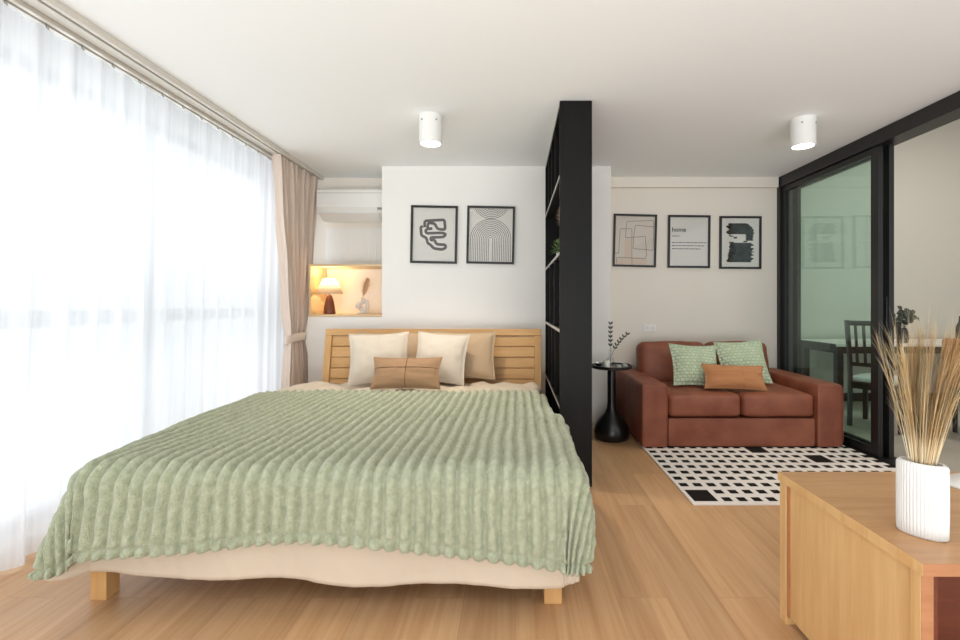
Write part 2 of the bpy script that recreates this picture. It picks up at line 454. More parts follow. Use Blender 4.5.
# ------------------------------------------------------------------ sliding glass partition (structure of the place, each panel a door)
b = BM()
box(b, GX - 0.02, GX + 0.13, Y0, BACK, 2.225, CEIL - 0.002)
box(b, GX - 0.02, GX + 0.13, Y0, BACK, 0.0, 0.014)
box(b, GX - 0.02, GX + 0.13, BACK - 0.05, BACK, 0.014, 2.225)
struct('trim_2', b, M['black_frame'])
def door_panel(n, x, y0, y1):
    b = BM()
    st = 0.066
    box(b, x, x + 0.035, y0, y0 + st, 0.016, 2.222)
    box(b, x, x + 0.035, y1 - st, y1, 0.016, 2.222)
    box(b, x, x + 0.035, y0 + st, y1 - st, 2.175, 2.222)
    box(b, x, x + 0.035, y0 + st, y1 - st, 0.016, 0.07)
    d = struct('door_%d' % n, b, M['black_frame'])
    g = BM(); box(g, x + 0.014, x + 0.02, y0 + st - 0.005, y1 - st + 0.005, 0.068, 2.178)
    obj('door_pane', g, M['door_glass'], d, False)
    return d
door_panel(1, GX, 3.235, 4.41)
d2 = door_panel(2, GX + 0.062, 3.215, 4.33)
b = BM(); box(b, GX + 0.052, GX + 0.063, 3.225, 3.25, 0.95, 1.15, 0.003)
obj('door_handle', b, M['black_gloss'], d2, False)

# ------------------------------------------------------------------ curtain rail, sheer, drape
t = thing('curtain_rail', 'pale double curtain rail fixed along the ceiling above the window', 'curtain rail', (0, 0, 0))
RY0, RY1 = -0.88, 4.40
for xc, nm in ((-1.87, 'drape_track'), (-2.0, 'sheer_track')):
    b = BM()
    box(b, xc - 0.03, xc + 0.03, RY0, RY1, CEIL - 0.012, CEIL - 0.001)
    box(b, xc - 0.03, xc - 0.008, RY0, RY1, CEIL - 0.034, CEIL - 0.012, 0.002)
    box(b, xc + 0.008, xc + 0.03, RY0, RY1, CEIL - 0.034, CEIL - 0.012, 0.002)
    tr = obj(nm, b, M['rail'], t, False)
    b = BM(); box(b, xc - 0.0075, xc + 0.0075, RY0, RY1, CEIL - 0.022, CEIL - 0.0125)
    obj('track_slot', b, M['rail_dark'], tr, False)
b = BM(); box(b, -1.965, -1.905, RY0, RY1, CEIL - 0.016, CEIL - 0.001)
obj('track_bridge', b, M['rail'], t, False)

PL = 0.15
def sheer_pt(s, q):
    y = -0.6 + 4.72 * s
    ph = y / PL + 0.12 * math.sin(y * 3.1) + 0.10 * math.sin(y * 7.7 + 1)
    f = ph - math.floor(ph)
    prof = (1 - math.cos(2 * PI * (f ** 1.7))) / 2           # a fold steeper on one side
    zt = CEIL - 0.0355 - 0.022 * (math.sin(PI * f)) ** 2
    z = 0.012 + (zt - 0.012) * q
    amp = 0.022 + 0.045 * (1 - q) ** 0.7
    x = -2.072 + 0.066 * q + amp * (prof - 0.5) + 0.008 * math.sin(y * 2.3 + z * 1.5) * (1 - q)
    return (x, y + 0.012 * math.sin(z * 2 + y * 5) * (1 - q), z)
b = BM(); gridmesh(b, 660, 14, sheer_pt)
t = thing('sheer_curtain', 'white floor length sheer curtain covering the whole window', 'curtain')
obj('sheer_cloth', b, M['sheer'], t, True, ang='raw')
for k in range(28):
    y = -0.45 + k * 0.16
    ph = math.floor(y / PL)
    b = BM()
    tube(b, [(-2.0, y, CEIL - 0.0225), (-2.0, y, CEIL - 0.045), (-1.995, y + 0.006, CEIL - 0.052), (-1.991, y, CEIL - 0.045)], 0.0025, 5)
    obj('hook', b, M['grey_plastic'], t)

for (y, z1, nm) in ((1.93, 1.58, 'curtain wand hanging behind the sheer, nearest the photo edge'), (2.04, 1.56, 'curtain wand hanging behind the sheer, second from the photo edge')):
    t = thing('curtain_wand', 'thin white ' + nm, 'curtain wand', (-2.115, y, z1), group=None)
    b = BM(); tube(b, [(0, 0, 0.03), (0, 0, CEIL - 0.002 - z1)], 0.005, 8); obj('rod', b, M['white_plastic'], t)
    b = BM(); lathe(b, [(0, 0), (0.009, 0.003), (0.008, 0.03), (0, 0.034)], 10); obj('tip', b, M['white_plastic'], t)

def drape_pt(s, q):
    z = 0.012 + (CEIL - 0.04 - 0.012) * q
    tie = 0.80
    if z >= tie:
        k = ((z - tie) / (CEIL - 0.04 - tie)) ** 0.80
        y0 = 3.84 + (3.60 - 3.84) * k; y1 = 4.10 + (4.37 - 4.10) * k
    else:
        k = ((tie - z) / tie) ** 0.6
        y0 = 3.84 + (3.74 - 3.84) * k; y1 = 4.10 + (4.20 - 4.10) * k
    y1 = min(y1, 4.37)
    amp = 0.046 - 0.016 * math.exp(-((z - tie) / 0.12) ** 2)
    ph = 2 * PI * 11 * s
    x = -1.895 + amp * math.sin(ph + 0.4 * math.sin(z * 2)) * (0.75 + 0.25 * math.sin(s * 23)) + 0.004 * math.sin(z * 9 + s * 30)
    x -= 0.010 * math.exp(-((z - tie) / 0.4) ** 2)
    y = y0 + (y1 - y0) * s + 0.006 * math.sin(ph * 2 + 1)
    return (x, y, z)
b = BM(); gridmesh(b, 230, 46, drape_pt)
t = thing('drape', 'beige pleated drape tied back at the corner beside the lamp niche', 'curtain')
o = obj('drape_cloth', b, M['drape'], t, True, ang='raw')
def tie_pt(a, q):
    an = 2 * PI * a
    z = 0.80 + (q - 0.5) * 0.07 + 0.02 * math.cos(an)
    bul = 0.006 * math.sin(PI * q)
    return (-1.905 + (0.052 + bul) * math.cos(an), 3.97 + (0.155 + bul) * math.sin(an), z)
b = BM(); gridmesh(b, 48, 8, tie_pt); bmesh.ops.remove_doubles(b, verts=b.verts[:], dist=1e-4)
obj('tieback', b, M['drape'], t, True, ang='raw')

# ------------------------------------------------------------------ alcove: air conditioner, niche shelf, lamp, vase
t = thing('air_conditioner', 'white wall air conditioner above the lit niche in the corner', 'air conditioner', (-1.51, BACK, 1.895))
b = BM()
prof = [(0, 0.0), (-0.10, 0.0), (-0.20, 0.055), (-0.235, 0.10), (-0.235, 0.255), (-0.215, 0.275), (0, 0.275)]
L0 = [b.verts.new((-0.32, y, z)) for y, z in prof]; R0 = [b.verts.new((0.32, y, z)) for y, z in prof]
for i in range(len(prof)):
    j = (i + 1) % len(prof); b.faces.new((L0[i], L0[j], R0[j], R0[i]))
b.faces.new(L0); b.faces.new(list(reversed(R0)))
obj('housing', b, M['white_plastic'], t, False)
b = BM(); box(b, -0.318, 0.318, -0.2365, -0.2345, 0.228, 0.231); obj('panel_seam', b, M['grey_plastic'], t, False)
b = BM()
q = [(-0.212, 0.052), (-0.105, -0.004), (-0.112, -0.014), (-0.22, 0.044)]
L0 = [b.verts.new((-0.30, y, z)) for y, z in q]; R0 = [b.verts.new((0.24, y, z)) for y, z in q]
for i in range(4): b.faces.new((L0[i], L0[(i + 1) % 4], R0[(i + 1) % 4], R0[i]))
b.faces.new(L0); b.faces.new(list(reversed(R0)))
obj('louvre', b, M['white_trim'], t, False)
b = BM(); box(b, 0.24, 0.30, -0.238, -0.234, 0.075, 0.095); obj('display', b, M['grey_plastic'], t, False)
b = BM(); box(b, -0.36, 0.322, -0.05, -0.0, 0.30, 0.312, 0.003)
o = obj('alcove_shelf_batten', b, M['white_trim'], None, False); o.location = (-1.51, BACK, 1.895)
o.name = 'trim_3'; o['kind'] = 'structure'

# fluted white panel under the air conditioner
def flute(s, q):
    x = -1.845 + 0.658 * s
    return (x, BACK - 0.006 - 0.0012 * abs(math.sin(PI * x / 0.03)), 1.475 + 0.36 * q)
b = BM(); gridmesh(b, 180, 1, flute)
o = struct('trim_4', b, M['white_trim'], False)

t = thing('niche_shelf', 'open oak box shelf standing on the low white wall', 'shelf', (-1.845, BUMP + 0.01, 0.987))
NW, ND, NH = 0.658, 0.36, 0.47
b = BM(); box(b, 0, NW, 0, ND, 0, 0.02, 0.002); obj('bottom_board', b, M['niche_wood'], t, False)
b = BM(); box(b, 0, NW, 0, ND, NH - 0.02, NH, 0.002); obj('top_board', b, M['niche_wood'], t, False)
b = BM(); box(b, 0, 0.02, 0, ND, 0.0205, NH - 0.0205, 0.002); obj('side_board', b, M['niche_wood'], t, False)
b = BM(); box(b, 0.0205, NW, ND - 0.012, ND, 0.0205, NH - 0.0205); obj('back_board', b, M['wall'], t, False)

lz = 0.987 + 0.0215
lp = P(329.5, 310, 4.18)
t = thing('table_lamp', 'small lit table lamp with tapered walnut base and cream shade in the niche', 'lamp', (lp.x, 4.18, lz))
b = BM(); lathe(b, [(0, 0), (0.05, 0), (0.052, 0.008), (0.046, 0.07), (0.034, 0.13), (0.022, 0.165), (0.012, 0.178), (0, 0.18)], 32); obj('base', b, M['lamp_wood'], t)
b = BM(); lathe(b, [(0.007, 0.176), (0.007, 0.235)], 10); obj('stem', b, M['silver'], t)
b = BM(); lathe(b, [(0, 0.235), (0.02, 0.238), (0.026, 0.258), (0.018, 0.28), (0, 0.286)], 16); obj('bulb', b, M['warm_white'], t)
b = BM(); lathe(b, [(0.120, 0.185), (0.058, 0.325)], 40); o = obj('lamp_shade', b, M['shade'], t)
sm = o.modifiers.new('thick', 'SOLIDIFY'); sm.thickness = 0.002
pl_ = bpy.data.lights.new('lamp_bulb_light', 'POINT'); pl_.energy = 1.9; pl_.color = (1.0, 0.84, 0.50); pl_.shadow_soft_size = 0.03
po = bpy.data.objects.new('lamp_bulb_light', pl_); C.objects.link(po); po.location = (lp.x, 4.18, lz + 0.30)

def plume(bm, base, tip, width, n, rng, droop=0.25, rad=0.0012):
    base, tip = Vector(base), Vector(tip)
    ax = tip - base; L_ = ax.length; a = ax.normalized()
    for i in range(n):
        s = rng.random() ** 0.8
        p = base + ax * s
        k = math.sin(PI * min(1, 0.12 + 0.88 * s) ** 0.7)
        an = rng.random() * 2 * PI
        sd = a.orthogonal().normalized(); sd.rotate(Matrix.Rotation(an, 3, a))
        ln = width * (0.45 + 0.75 * k) * (0.7 + 0.6 * rng.random())
        d1 = (sd * 0.55 + a * 0.9).normalized()
        q = p + d1 * ln * 0.6; e = q + (d1 * 0.6 + sd * 0.3 + Vector((0, 0, -droop))).normalized() * ln * 0.5
        wv = a.cross(sd).normalized() * rad
        v = [bm.verts.new(x) for x in (p - wv, p + wv, q + wv * 0.9, q - wv * 0.9, e)]
        bm.faces.new(v[:4]); bm.faces.new((v[3], v[2], v[4]))

rng = random.Random(4)
vp = P(363, 310, 4.25)
t = thing('knot_vase', 'white looped knot vase beside the lit lamp in the niche', 'vase', (vp.x, 4.25, lz))
b = BM()
pts = []
for i in range(40):
    a = 2 * PI * i / 40
    pts.append((0.042 * math.sin(a) + 0.012 * math.sin(2 * a), 0.018 * math.cos(3 * a), 0.065 + 0.045 * math.cos(a) + 0.012 * math.sin(2 * a)))
tube(b, pts, 0.019, 10, closed=True); obj('loop_body', b, M['ceramic'], t)
b = BM(); lathe(b, [(0.0, 0), (0.045, 0), (0.048, 0.01), (0.03, 0.022), (0, 0.024)], 24); obj('foot', b, M['ceramic'], t)
b = BM(); lathe(b, [(0.0, 0.112), (0.016, 0.112), (0.013, 0.13), (0.017, 0.15), (0.012, 0.15), (0.009, 0.125), (0, 0.122)], 20); obj('neck', b, M['ceramic'], t)
t = thing('pampas_plume', 'single fluffy beige pampas plume standing in the knot vase', 'dried flower', (vp.x, 4.25, lz + 0.125))
b = BM(); tube(b, [(0, 0, 0.0), (-0.002, 0, 0.03), (0.004, 0, 0.07), (0.03, 0, 0.20)], 0.0022, 6); obj('stalk', b, M['grass_tan'], t)
b = BM(); plume(b, (0.0, 0, 0.03), (0.042, 0, 0.19), 0.065, 800, rng, rad=0.0016); obj('plume', b, M['pampas'], t, ang='raw')

# ------------------------------------------------------------------ ceiling downlights
def downlight(x, y, label, watt):
    t = thing('ceiling_light', label, 'ceiling light', (x, y, CEIL), group='white ceiling downlights')
    R, H = 0.075, 0.182
    b = BM(); lathe(b, [(0, -0.001), (R, -0.001), (R, -H + 0.003), (R - 0.003, -H), (R - 0.010, -H), (R - 0.010, -H + 0.012), (0, -H + 0.012)], 48)
    obj('housing', b, M['white_plastic'], t)
    b = BM(); lathe(b, [(0, -H + 0.008), (R - 0.0115, -H + 0.008), (R - 0.0115, -H + 0.002), (0, -H + 0.001)], 40); obj('diffuser', b, M['down_glow'], t)
    for a in (-2.2, -0.9):
        b = BM(); tube(b, [(R * 0.98 * math.cos(a), R * 0.98 * math.sin(a), -0.045), (R * 1.03 * math.cos(a), R * 1.03 * math.sin(a), -0.045)], 0.006, 8)
        obj('screw', b, M['grey_plastic'], t)
    l = bpy.data.lights.new('downlight_beam', 'SPOT'); l.energy = watt; l.spot_size = math.radians(110); l.spot_blend = 0.8; l.color = (1.0, 0.9, 0.76); l.shadow_soft_size = 0.06
    lo = bpy.data.objects.new('downlight_beam', l); C.objects.link(lo); lo.location = (x, y, CEIL - H - 0.01)
downlight(-0.55, 2.98, 'white cylinder ceiling downlight above the bed', 48)
downlight(1.91, 3.03, 'white cylinder ceiling downlight near the glass partition', 26)

# ------------------------------------------------------------------ black bookcase
t = thing('bookcase', 'tall black open bookcase dividing the bed from the sofa area', 'bookcase', (0.27, 2.747, 0))
BW, BD, BH = 0.193, BUMP - 2.747 - 0.006, CEIL - 0.004
th = 0.025
for y in (0, BD - th):
    b = BM(); box(b, 0, BW, y, y + th, 0, BH, 0.001); obj('side_panel', b, M['black_wood'], t, False)
levels = [0.04, 0.46, 0.925, 1.395, 1.86, BH - th]
for z in levels:
    b = BM(); box(b, 0.001, BW - 0.009, th + 0.0005, BD - th - 0.0005, z, z + th, 0.001); sh = obj('shelf', b, M['black_wood'], t, False)
    b = BM(); box(b, -0.001, 0.0008, th + 0.0005, BD - th - 0.0005, z + 0.004, z + th - 0.004); obj('edge_sheen', b, M['shelf_sheen'], sh, False)  # pale strip painted as the glancing sheen of the shelf front
b = BM(); box(b, BW - 0.008, BW, th + 0.0005, BD - th - 0.0005, 0.0, BH - 0.001); obj('back_panel', b, M['black_wood'], t, False)
for li, ys in ((4, (0.36, 0.66, 0.95)), (2, (0.45, 0.83)), (1, (0.36, 0.66, 0.95)), (0, (0.62,))):
    for y in ys:
        b = BM(); box(b, 0.003, BW - 0.0095, y, y + 0.018, levels[li] + th + 0.0005, levels[li + 1] - 0.0005); obj('divider', b, M['black_wood'], t, False)

def leaf(bm, p, d, n, ln, wd):
    p, d = Vector(p), Vector(d).normalized()
    s = d.cross(Vector(n)); s = s.normalized() if s.length > 1e-4 else d.orthogonal().normalized()
    u = s.cross(d).normalized()
    prof = [(0.0, 0.0), (0.25, 0.8), (0.55, 1.0), (0.82, 0.65), (1.0, 0.0)]
    c, l, r = [], [], []
    for k, wv in prof:
        m_ = p + d * ln * k - u * ln * 0.18 * k * k
        c.append(bm.verts.new(m_))
        if wv: l.append(bm.verts.new(m_ + s * wd * wv / 2 + u * wd * 0.12)); r.append(bm.verts.new(m_ - s * wd * wv / 2 + u * wd * 0.12))
    bm.faces.new((c[0], l[0], c[1])); bm.faces.new((c[0], c[1], r[0]))
    for i in range(2):
        bm.faces.new((c[i + 1], l[i], l[i + 1], c[i + 2])); bm.faces.new((c[i + 1], c[i + 2], r[i + 1], r[i]))
    bm.faces.new((c[3], l[2], c[4])); bm.faces.new((c[3], c[4], r[2]))

sz = 1.395 + th + 0.001
t = thing('potted_plant', 'small leafy green potted plant on a bookcase shelf', 'plant', (0.352, 3.42, sz))
b = BM(); lathe(b, [(0, 0), (0.035, 0), (0.045, 0.06), (0.041, 0.06), (0.033, 0.045), (0, 0.044)], 20); obj('pot', b, M['ceramic'], t)
rng = random.Random(7)
b = BM()
for i in range(190):
    a, e = rng.uniform(0, 2 * PI), rng.uniform(-0.3, 1.4)
    d = Vector((math.cos(a) * math.cos(e), math.sin(a) * math.cos(e), math.sin(e)))
    r = rng.uniform(0.02, 0.075)
    p = Vector((-0.012, 0, 0.075)) + Vector((d.x * 0.8, d.y * 1.6, d.z * 1.0)) * r
    leaf(b, p, d + Vector((rng.uniform(-.5, .5), rng.uniform(-.5, .5), rng.uniform(-.3, .5))), (0, 0, 1), 0.030, 0.017)
obj('foliage', b, M['leaf'], t, ang='raw')
t = thing('brown_vase', 'slim dark vase with dried plume on the bookcase shelf', 'vase', (0.345, 2.98, sz))
b = BM(); lathe(b, [(0, 0), (0.03, 0), (0.036, 0.05), (0.02, 0.10), (0.018, 0.12), (0.014, 0.12), (0.014, 0.10), (0, 0.09)], 20); obj('body', b, M['black_gloss'], t)
t = thing('dried_plume', 'brownish dried plume in the slim vase on the bookcase', 'dried flower', (0.345, 2.98, sz + 0.095))
b = BM(); tube(b, [(0, 0, 0), (-0.01, 0, 0.06), (-0.03, 0, 0.15)], 0.002, 6); obj('stalk', b, M['grass_tan'], t)
b = BM(); plume(b, (-0.012, 0, 0.03), (-0.045, 0, 0.20), 0.05, 420, rng, rad=0.0018); obj('plume', b, M['pampas'], t, ang='raw')

# ------------------------------------------------------------------ pictures
def picture(px0, px1, py0, py1, d, label, grp, paper, roll=0.0):
    a, c = P(px0, py1, d), P(px1, py0, d)
    W_, H_ = c.x - a.x, c.z - a.z
    t = thing('picture_frame', label, 'picture', ((a.x + c.x) / 2, d, (a.z + c.z) / 2), (0, roll, 0), grp)
    fw, fd = 0.019, 0.022
    b = BM()
    for (x0, x1, z0, z1) in ((-W_ / 2, W_ / 2, H_ / 2 - fw, H_ / 2), (-W_ / 2, W_ / 2, -H_ / 2, -H_ / 2 + fw), (-W_ / 2, -W_ / 2 + fw, -H_ / 2 + fw, H_ / 2 - fw), (W_ / 2 - fw, W_ / 2, -H_ / 2 + fw, H_ / 2 - fw)):
        box(b, x0, x1, -fd, -0.001, z0, z1)
    obj('frame', b, M['pic_frame'], t, False)
    b = BM(); box(b, -W_ / 2 + fw, W_ / 2 - fw, -0.007, -0.002, -H_ / 2 + fw, H_ / 2 - fw); pp = obj('print', b, M[paper], t, False)
    b = BM(); box(b, -W_ / 2 + fw, W_ / 2 - fw, -0.0155, -0.0140, -H_ / 2 + fw, H_ / 2 - fw); obj('pane', b, M['picture_glass'], t, False)
    return t, pp, W_ - 2 * fw, H_ - 2 * fw

YI = -0.0078
def stroke(b, pts, wd, closed=False, y=YI):
    """flat ink line on the print, mitred"""
    pts = [Vector((p[0], 0, p[1])) for p in pts]
    n = len(pts); V = []
    for i in range(n):
        a = pts[i - 1] if (i > 0 or closed) else pts[i]
        c = pts[(i + 1) % n] if (i < n - 1 or closed) else pts[i]
        tn = (c - a).normalized(); nn = Vector((-tn.z, 0, tn.x)) * wd / 2
        V.append((b.verts.new(pts[i] + nn + Vector((0, y, 0))), b.verts.new(pts[i] - nn + Vector((0, y, 0)))))
    for i in range(n if closed else n - 1):
        A, D = V[i], V[(i + 1) % n]
        b.faces.new((A[0], A[1], D[1], D[0]))

def smooth_path(pts, rad=0.03, n=5):
    """polyline with rounded corners"""
    out = [Vector(pts[0])]
    for i in range(1, len(pts) - 1):
        p, a, c = Vector(pts[i]), Vector(pts[i - 1]), Vector(pts[i + 1])
        r = min(rad, (a - p).length * 0.49, (c - p).length * 0.49)
        s = p + (a - p).normalized() * r; e = p + (c - p).normalized() * r
        for k in range(n + 1):
            u = k / n
            out.append(s * (1 - u) ** 2 + p * 2 * u * (1 - u) + e * u * u)
    out.append(Vector(pts[-1])); return out

def px_pts(lst, x0, x1, y0, y1, W_, H_):
    return [(((x - x0) / (x1 - x0) - 0.5) * W_, (0.5 - (y - y0) / (y1 - y0)) * H_) for x, y in lst]

G1, G2 = 'black framed prints above the bed', 'black framed prints above the sofa'
# thick maze-like line
t, pp, W_, H_ = picture(411, 457.5, 206, 263.5, BUMP - 0.002, 'black framed print of one thick winding grey line, above the bed', G1, 'paper', 0.02)
b = BM()
A = px_pts([(243, 245), (190, 250), (188, 200), (345, 188), (352, 265), (292, 262), (268, 218), (215, 215), (212, 262), (250, 258)], 98, 432, 98, 512, W_, H_)
stroke(b, smooth_path(A[1:], 0.02), 0.025)
A = px_pts([(175, 240), (158, 250), (165, 315), (205, 330), (215, 372), (240, 385), (262, 412), (330, 420), (360, 405), (355, 382), (285, 380), (270, 345), (240, 350), (238, 328), (340, 322), (360, 300), (330, 290), (205, 296), (195, 275), (212, 264)], 98, 432, 98, 512, W_, H_)
stroke(b, smooth_path(A, 0.02), 0.025)
obj('line_drawing', b, M['ink_grey'], pp, False, ang='raw')
# nested arches
t, pp, W_, H_ = picture(467, 514.5, 206.5, 264, BUMP - 0.002, 'black framed print of nested thin arches, above the bed', G1, 'paper', 0.02)
b = BM()
R0_ = W_ * 0.46
zc = -H_ * 0.08
for k in range(11):
    r = R0_ * (1 - k / 11.0) + 0.002
    pts = [(r, -H_ / 2 + 0.004)] + [(r * math.cos(a), zc + r * math.sin(a)) for a in [PI * i / 28 for i in range(29)]] + [(-r, -H_ / 2 + 0.004)]
    stroke(b, pts, 0.0042)
zc2 = zc + R0_ + 0.008 + R0_ * 0.92
for k in range(8):
    r = R0_ * (0.92 - k / 11.0)
    zmax = H_ / 2 - 0.004
    a0 = math.asin(max(-1, min(1, (zc2 - zmax) / r)))
    if zc2 - zmax >= r: continue
    pts = [(r * math.cos(a), zc2 - r * math.sin(a)) for a in [a0 + (PI - 2 * a0) * i / 24 for i in range(25)]]
    stroke(b, pts, 0.0042)
obj('arch_drawing', b, M['ink'], pp, False, ang='raw')
# thin crossing line drawing
t, pp, W_, H_ = picture(613, 656, 214.5, 267, BACK - 0.002, 'black framed thin line drawing with a tan block, above the sofa', G2, 'paper_warm', 0.025)
bx = (60, 465, 70, 595)
b = BM()
tan_ = px_pts([(85, 515), (395, 515), (395, 592), (85, 592)], *bx, W_, H_)
f = [b.verts.new((x, -0.0074, z)) for x, z in tan_]; b.faces.new(f)
tan_ = px_pts([(160, 310), (232, 310), (232, 515), (160, 515)], *bx, W_, H_)
f = [b.verts.new((x, -0.0074, z)) for x, z in tan_]; b.faces.new(f)
obj('colour_block', b, M['ink_tan'], pp, False, ang='raw')
b = BM()
for ln in ([(455, 180), (450, 110), (175, 128), (165, 305), (370, 282), (390, 490), (370, 525), (80, 515), (80, 585)],
           [(65, 470), (100, 475), (110, 208), (230, 205), (240, 590)],
           [(462, 180), (265, 165), (250, 290), (248, 418), (455, 432)], [(455, 180), (455, 432)]):
    stroke(b, smooth_path(px_pts(ln, *bx, W_, H_), 0.012), 0.0035)
obj('line_drawing', b, M['ink'], pp, False, ang='raw')
# the word print
t, pp, W_, H_ = picture(667.5, 709.5, 215.5, 268, BACK - 0.002, 'black framed white print reading home over small text, above the sofa', G2, 'paper', 0.01)
fc = bpy.data.curves.new('word', 'FONT'); fc.body = 'home'; fc.size = 0.085; fc.resolution_u = 4; fc.offset = 0.0012
fo = bpy.data.objects.new('word', fc); C.objects.link(fo)
bpy.context.view_layer.update()
me = bpy.data.meshes.new_from_object(fo.evaluated_get(bpy.context.evaluated_depsgraph_get()))
bpy.data.objects.remove(fo)
b = BM(); b.from_mesh(me)
xs = [v.co.x for v in b.verts]; k = 0.135 / (max(xs) - min(xs))
for v in b.verts:
    v.co = Vector((-W_ / 2 + 0.022 + (v.co.x - min(xs)) * k, YI, H_ * 0.5 - 0.140 + v.co.y * k))
obj('heading', b, M['ink'], pp, False, ang='raw')
rng = random.Random(3)
def textline(x0, x1, z, h):
    b = BM(); x = x0
    while x < x1:
        wl = rng.uniform(0.012, 0.032); e = min(x + wl, x1)
        f = [b.verts.new(q) for q in ((x, YI, z), (e, YI, z), (e, YI, z + h), (x, YI, z + h))]; b.faces.new(f)
        x = e + 0.006
    obj('text_line', b, M['ink'], pp, False, ang='raw')
textline(-W_ / 2 + 0.022, -W_ / 2 + 0.10, H_ * 0.5 - 0.186, 0.006)
textline(-W_ / 2 + 0.022, W_ / 2 - 0.012, H_ * 0.5 - 0.250, 0.007)
textline(-W_ / 2 + 0.022, W_ / 2 - 0.03, H_ * 0.5 - 0.280, 0.007)
textline(-W_ / 2 + 0.022, W_ / 2 - 0.07, H_ * 0.5 - 0.310, 0.007)
# black brush block
t, pp, W_, H_ = picture(719, 760.5, 216.5, 269, BACK - 0.002, 'black framed print of a rough black brushed block, above the sofa', G2, 'paper', 0.005)
bx = (62, 472, 65, 585)
b = BM(); rng = random.Random(11)
def brush(lst_y, xl, xr, jag):
    n = 46
    y0, y1 = lst_y
    prev = None
    for i in range(n + 1):
        y = y0 + (y1 - y0) * i / n
        l = xl(y) + rng.uniform(-jag, jag); r = xr(y) + rng.uniform(-jag, jag)
        (ax, az), (cx, cz) = px_pts([(l, y), (r, y)], *bx, W_, H_)
        cur = (b.verts.new((ax, YI, az)), b.verts.new((cx, YI, cz)))
        if prev: b.faces.new((prev[0], prev[1], cur[1], cur[0]))
        prev = cur
brush((118, 235), lambda y: 128 + 12 * math.sin(y * .11), lambda y: 330 + 85 * min(1, (y - 118) / 70) ** 0.6, 11)
brush((228, 262), lambda y: 150, lambda y: 175 + 20 * math.sin(y * 0.2), 9)
brush((235, 305), lambda y: 328, lambda y: 408, 8)
brush((262, 282), lambda y: 190 + (282 - y) * 0.6, lambda y: 230 + (282 - y) * 0.3, 4)
brush((318, 330), lambda y: 146, lambda y: 200, 6)
brush((306, 322), lambda y: 300, lambda y: 345, 10)
brush((326, 534), lambda y: 150 - 30 * ((y - 326) / 208) ** 2, lambda y: 396 + 10 * math.sin(y * .13), 12)
for k in range(5):
    y_ = 345 + k * 36
    brush((y_, y_ + 12), lambda y: 380, lambda y: 414, 6)
obj('brush_block', b, M['ink_dark'], pp, False, ang='raw')

# wall socket
sp = P(649.5, 328, BACK)
t = thing('wall_socket', 'white double wall socket above the sofa back', 'socket', (sp.x, BACK, sp.z))
b = BM(); box(b, -0.058, 0.058, -0.010, -0.001, -0.036, 0.036, 0.003); obj('plate', b, M['white_plastic'], t, False)
for x in (-0.025, 0.025):
    b = BM(); box(b, x - 0.017, x + 0.017, -0.0125, -0.0098, -0.02, 0.02, 0.001); obj('outlet', b, M['white_trim'], t, False)
    b = BM(); box(b, x - 0.008, x - 0.005, -0.0132, -0.0124, -0.007, 0.007); box(b, x + 0.005, x + 0.008, -0.0132, -0.0124, -0.007, 0.007)
    obj('slot', b, M['grey_plastic'], t, False)

# ------------------------------------------------------------------ bed
BX, BY, BR = -0.708, 1.685, -0.013
BEDLOC, BEDROT = (BX, BY, 0), (0, 0, BR)
t = thing('oak_bed', 'light oak bed frame with slatted headboard against the white wall', 'bed', BEDLOC, BEDROT)
HW = 0.88
for (x0, x1) in ((-HW + 0.01, -HW + 0.07), (HW - 0.065, HW)):
    b = BM(); box(b, x0, x1, 0, 0.06, 0, 0.165, 0.003); obj('leg', b, M['bed_wood_v'], t, False)
    x0, x1 = x0 * 0.92, x1 * 0.92
    b = BM(); box(b, x0, x1, 1.86, 1.92, 0, 0.27, 0.003); obj('leg', b, M['bed_wood_v'], t, False)
for x0 in (-HW + 0.085, HW - 0.115):
    b = BM(); box(b, x0, x0 + 0.03, 0.046, 1.859, 0.16, 0.27, 0.003); obj('side_rail', b, M['bed_wood'], t, False)
b = BM(); box(b, -HW + 0.04, HW - 0.04, 0.015, 0.045, 0.1655, 0.27, 0.003); obj('foot_rail', b, M['bed_wood'], t, False)
b = BM()
for i in range(13):
    y = 0.10 + i * 0.14
    box(b, -HW + 0.12, HW - 0.12, y, y + 0.07, 0.245, 0.268)
obj('slat_base', b, M['bed_wood'], t, False)
# headboard leans back
HBY, LEAN = 1.955, 0.17
hb = bpy.data.objects.new('headboard', None); C.objects.link(hb); hb.parent = t
hb.location = (0.004, HBY, 0.0); hb.rotation_euler = (-LEAN, 0, 0)
HZ = 0.905
HF, HW = HW, 0.892
for (x0, x1) in ((-HW, -HW + 0.055), (HW - 0.055, HW)):
    b = BM(); box(b, x0, x1, -0.02, 0.03, 0.28, HZ - 0.056, 0.003); obj('post', b, M['bed_wood_v'], hb, False)
b = BM(); box(b, -HW, HW, -0.02, 0.03, HZ - 0.055, HZ, 0.003); obj('top_rail', b, M['bed_wood'], hb, False)
for i in range(5):
    z1 = HZ - 0.060 - i * 0.088
    b = BM()
    v0 = box(b, -HW + 0.0555, HW - 0.0555, -0.004, 0.012, z1 - 0.082, z1, 0.003)
    obj('slat', b, M['bed_wood'], hb, False)
b = BM(); box(b, -HW + 0.0555, HW - 0.0555, 0.016, 0.024, 0.34, HZ - 0.058); obj('backing_board', b, M['bed_wood'], hb, False)
HW = HF

MT = 0.455
b = BM(); rounded_box(b, 1.58, 1.88, 0.18, 0.06, 8, (0, 0, 0.0), (0, 0, 0))
o = obj('mattress', b, M['mattress'], None); o.location = Vector((BX, BY, 0)) + Matrix.Rotation(BR, 3, 'Z') @ Vector((0, 0.99, 0.362)); o.rotation_euler = BEDROT
tag(o, 'cream mattress on the oak bed, hidden under the bedding', 'mattress')

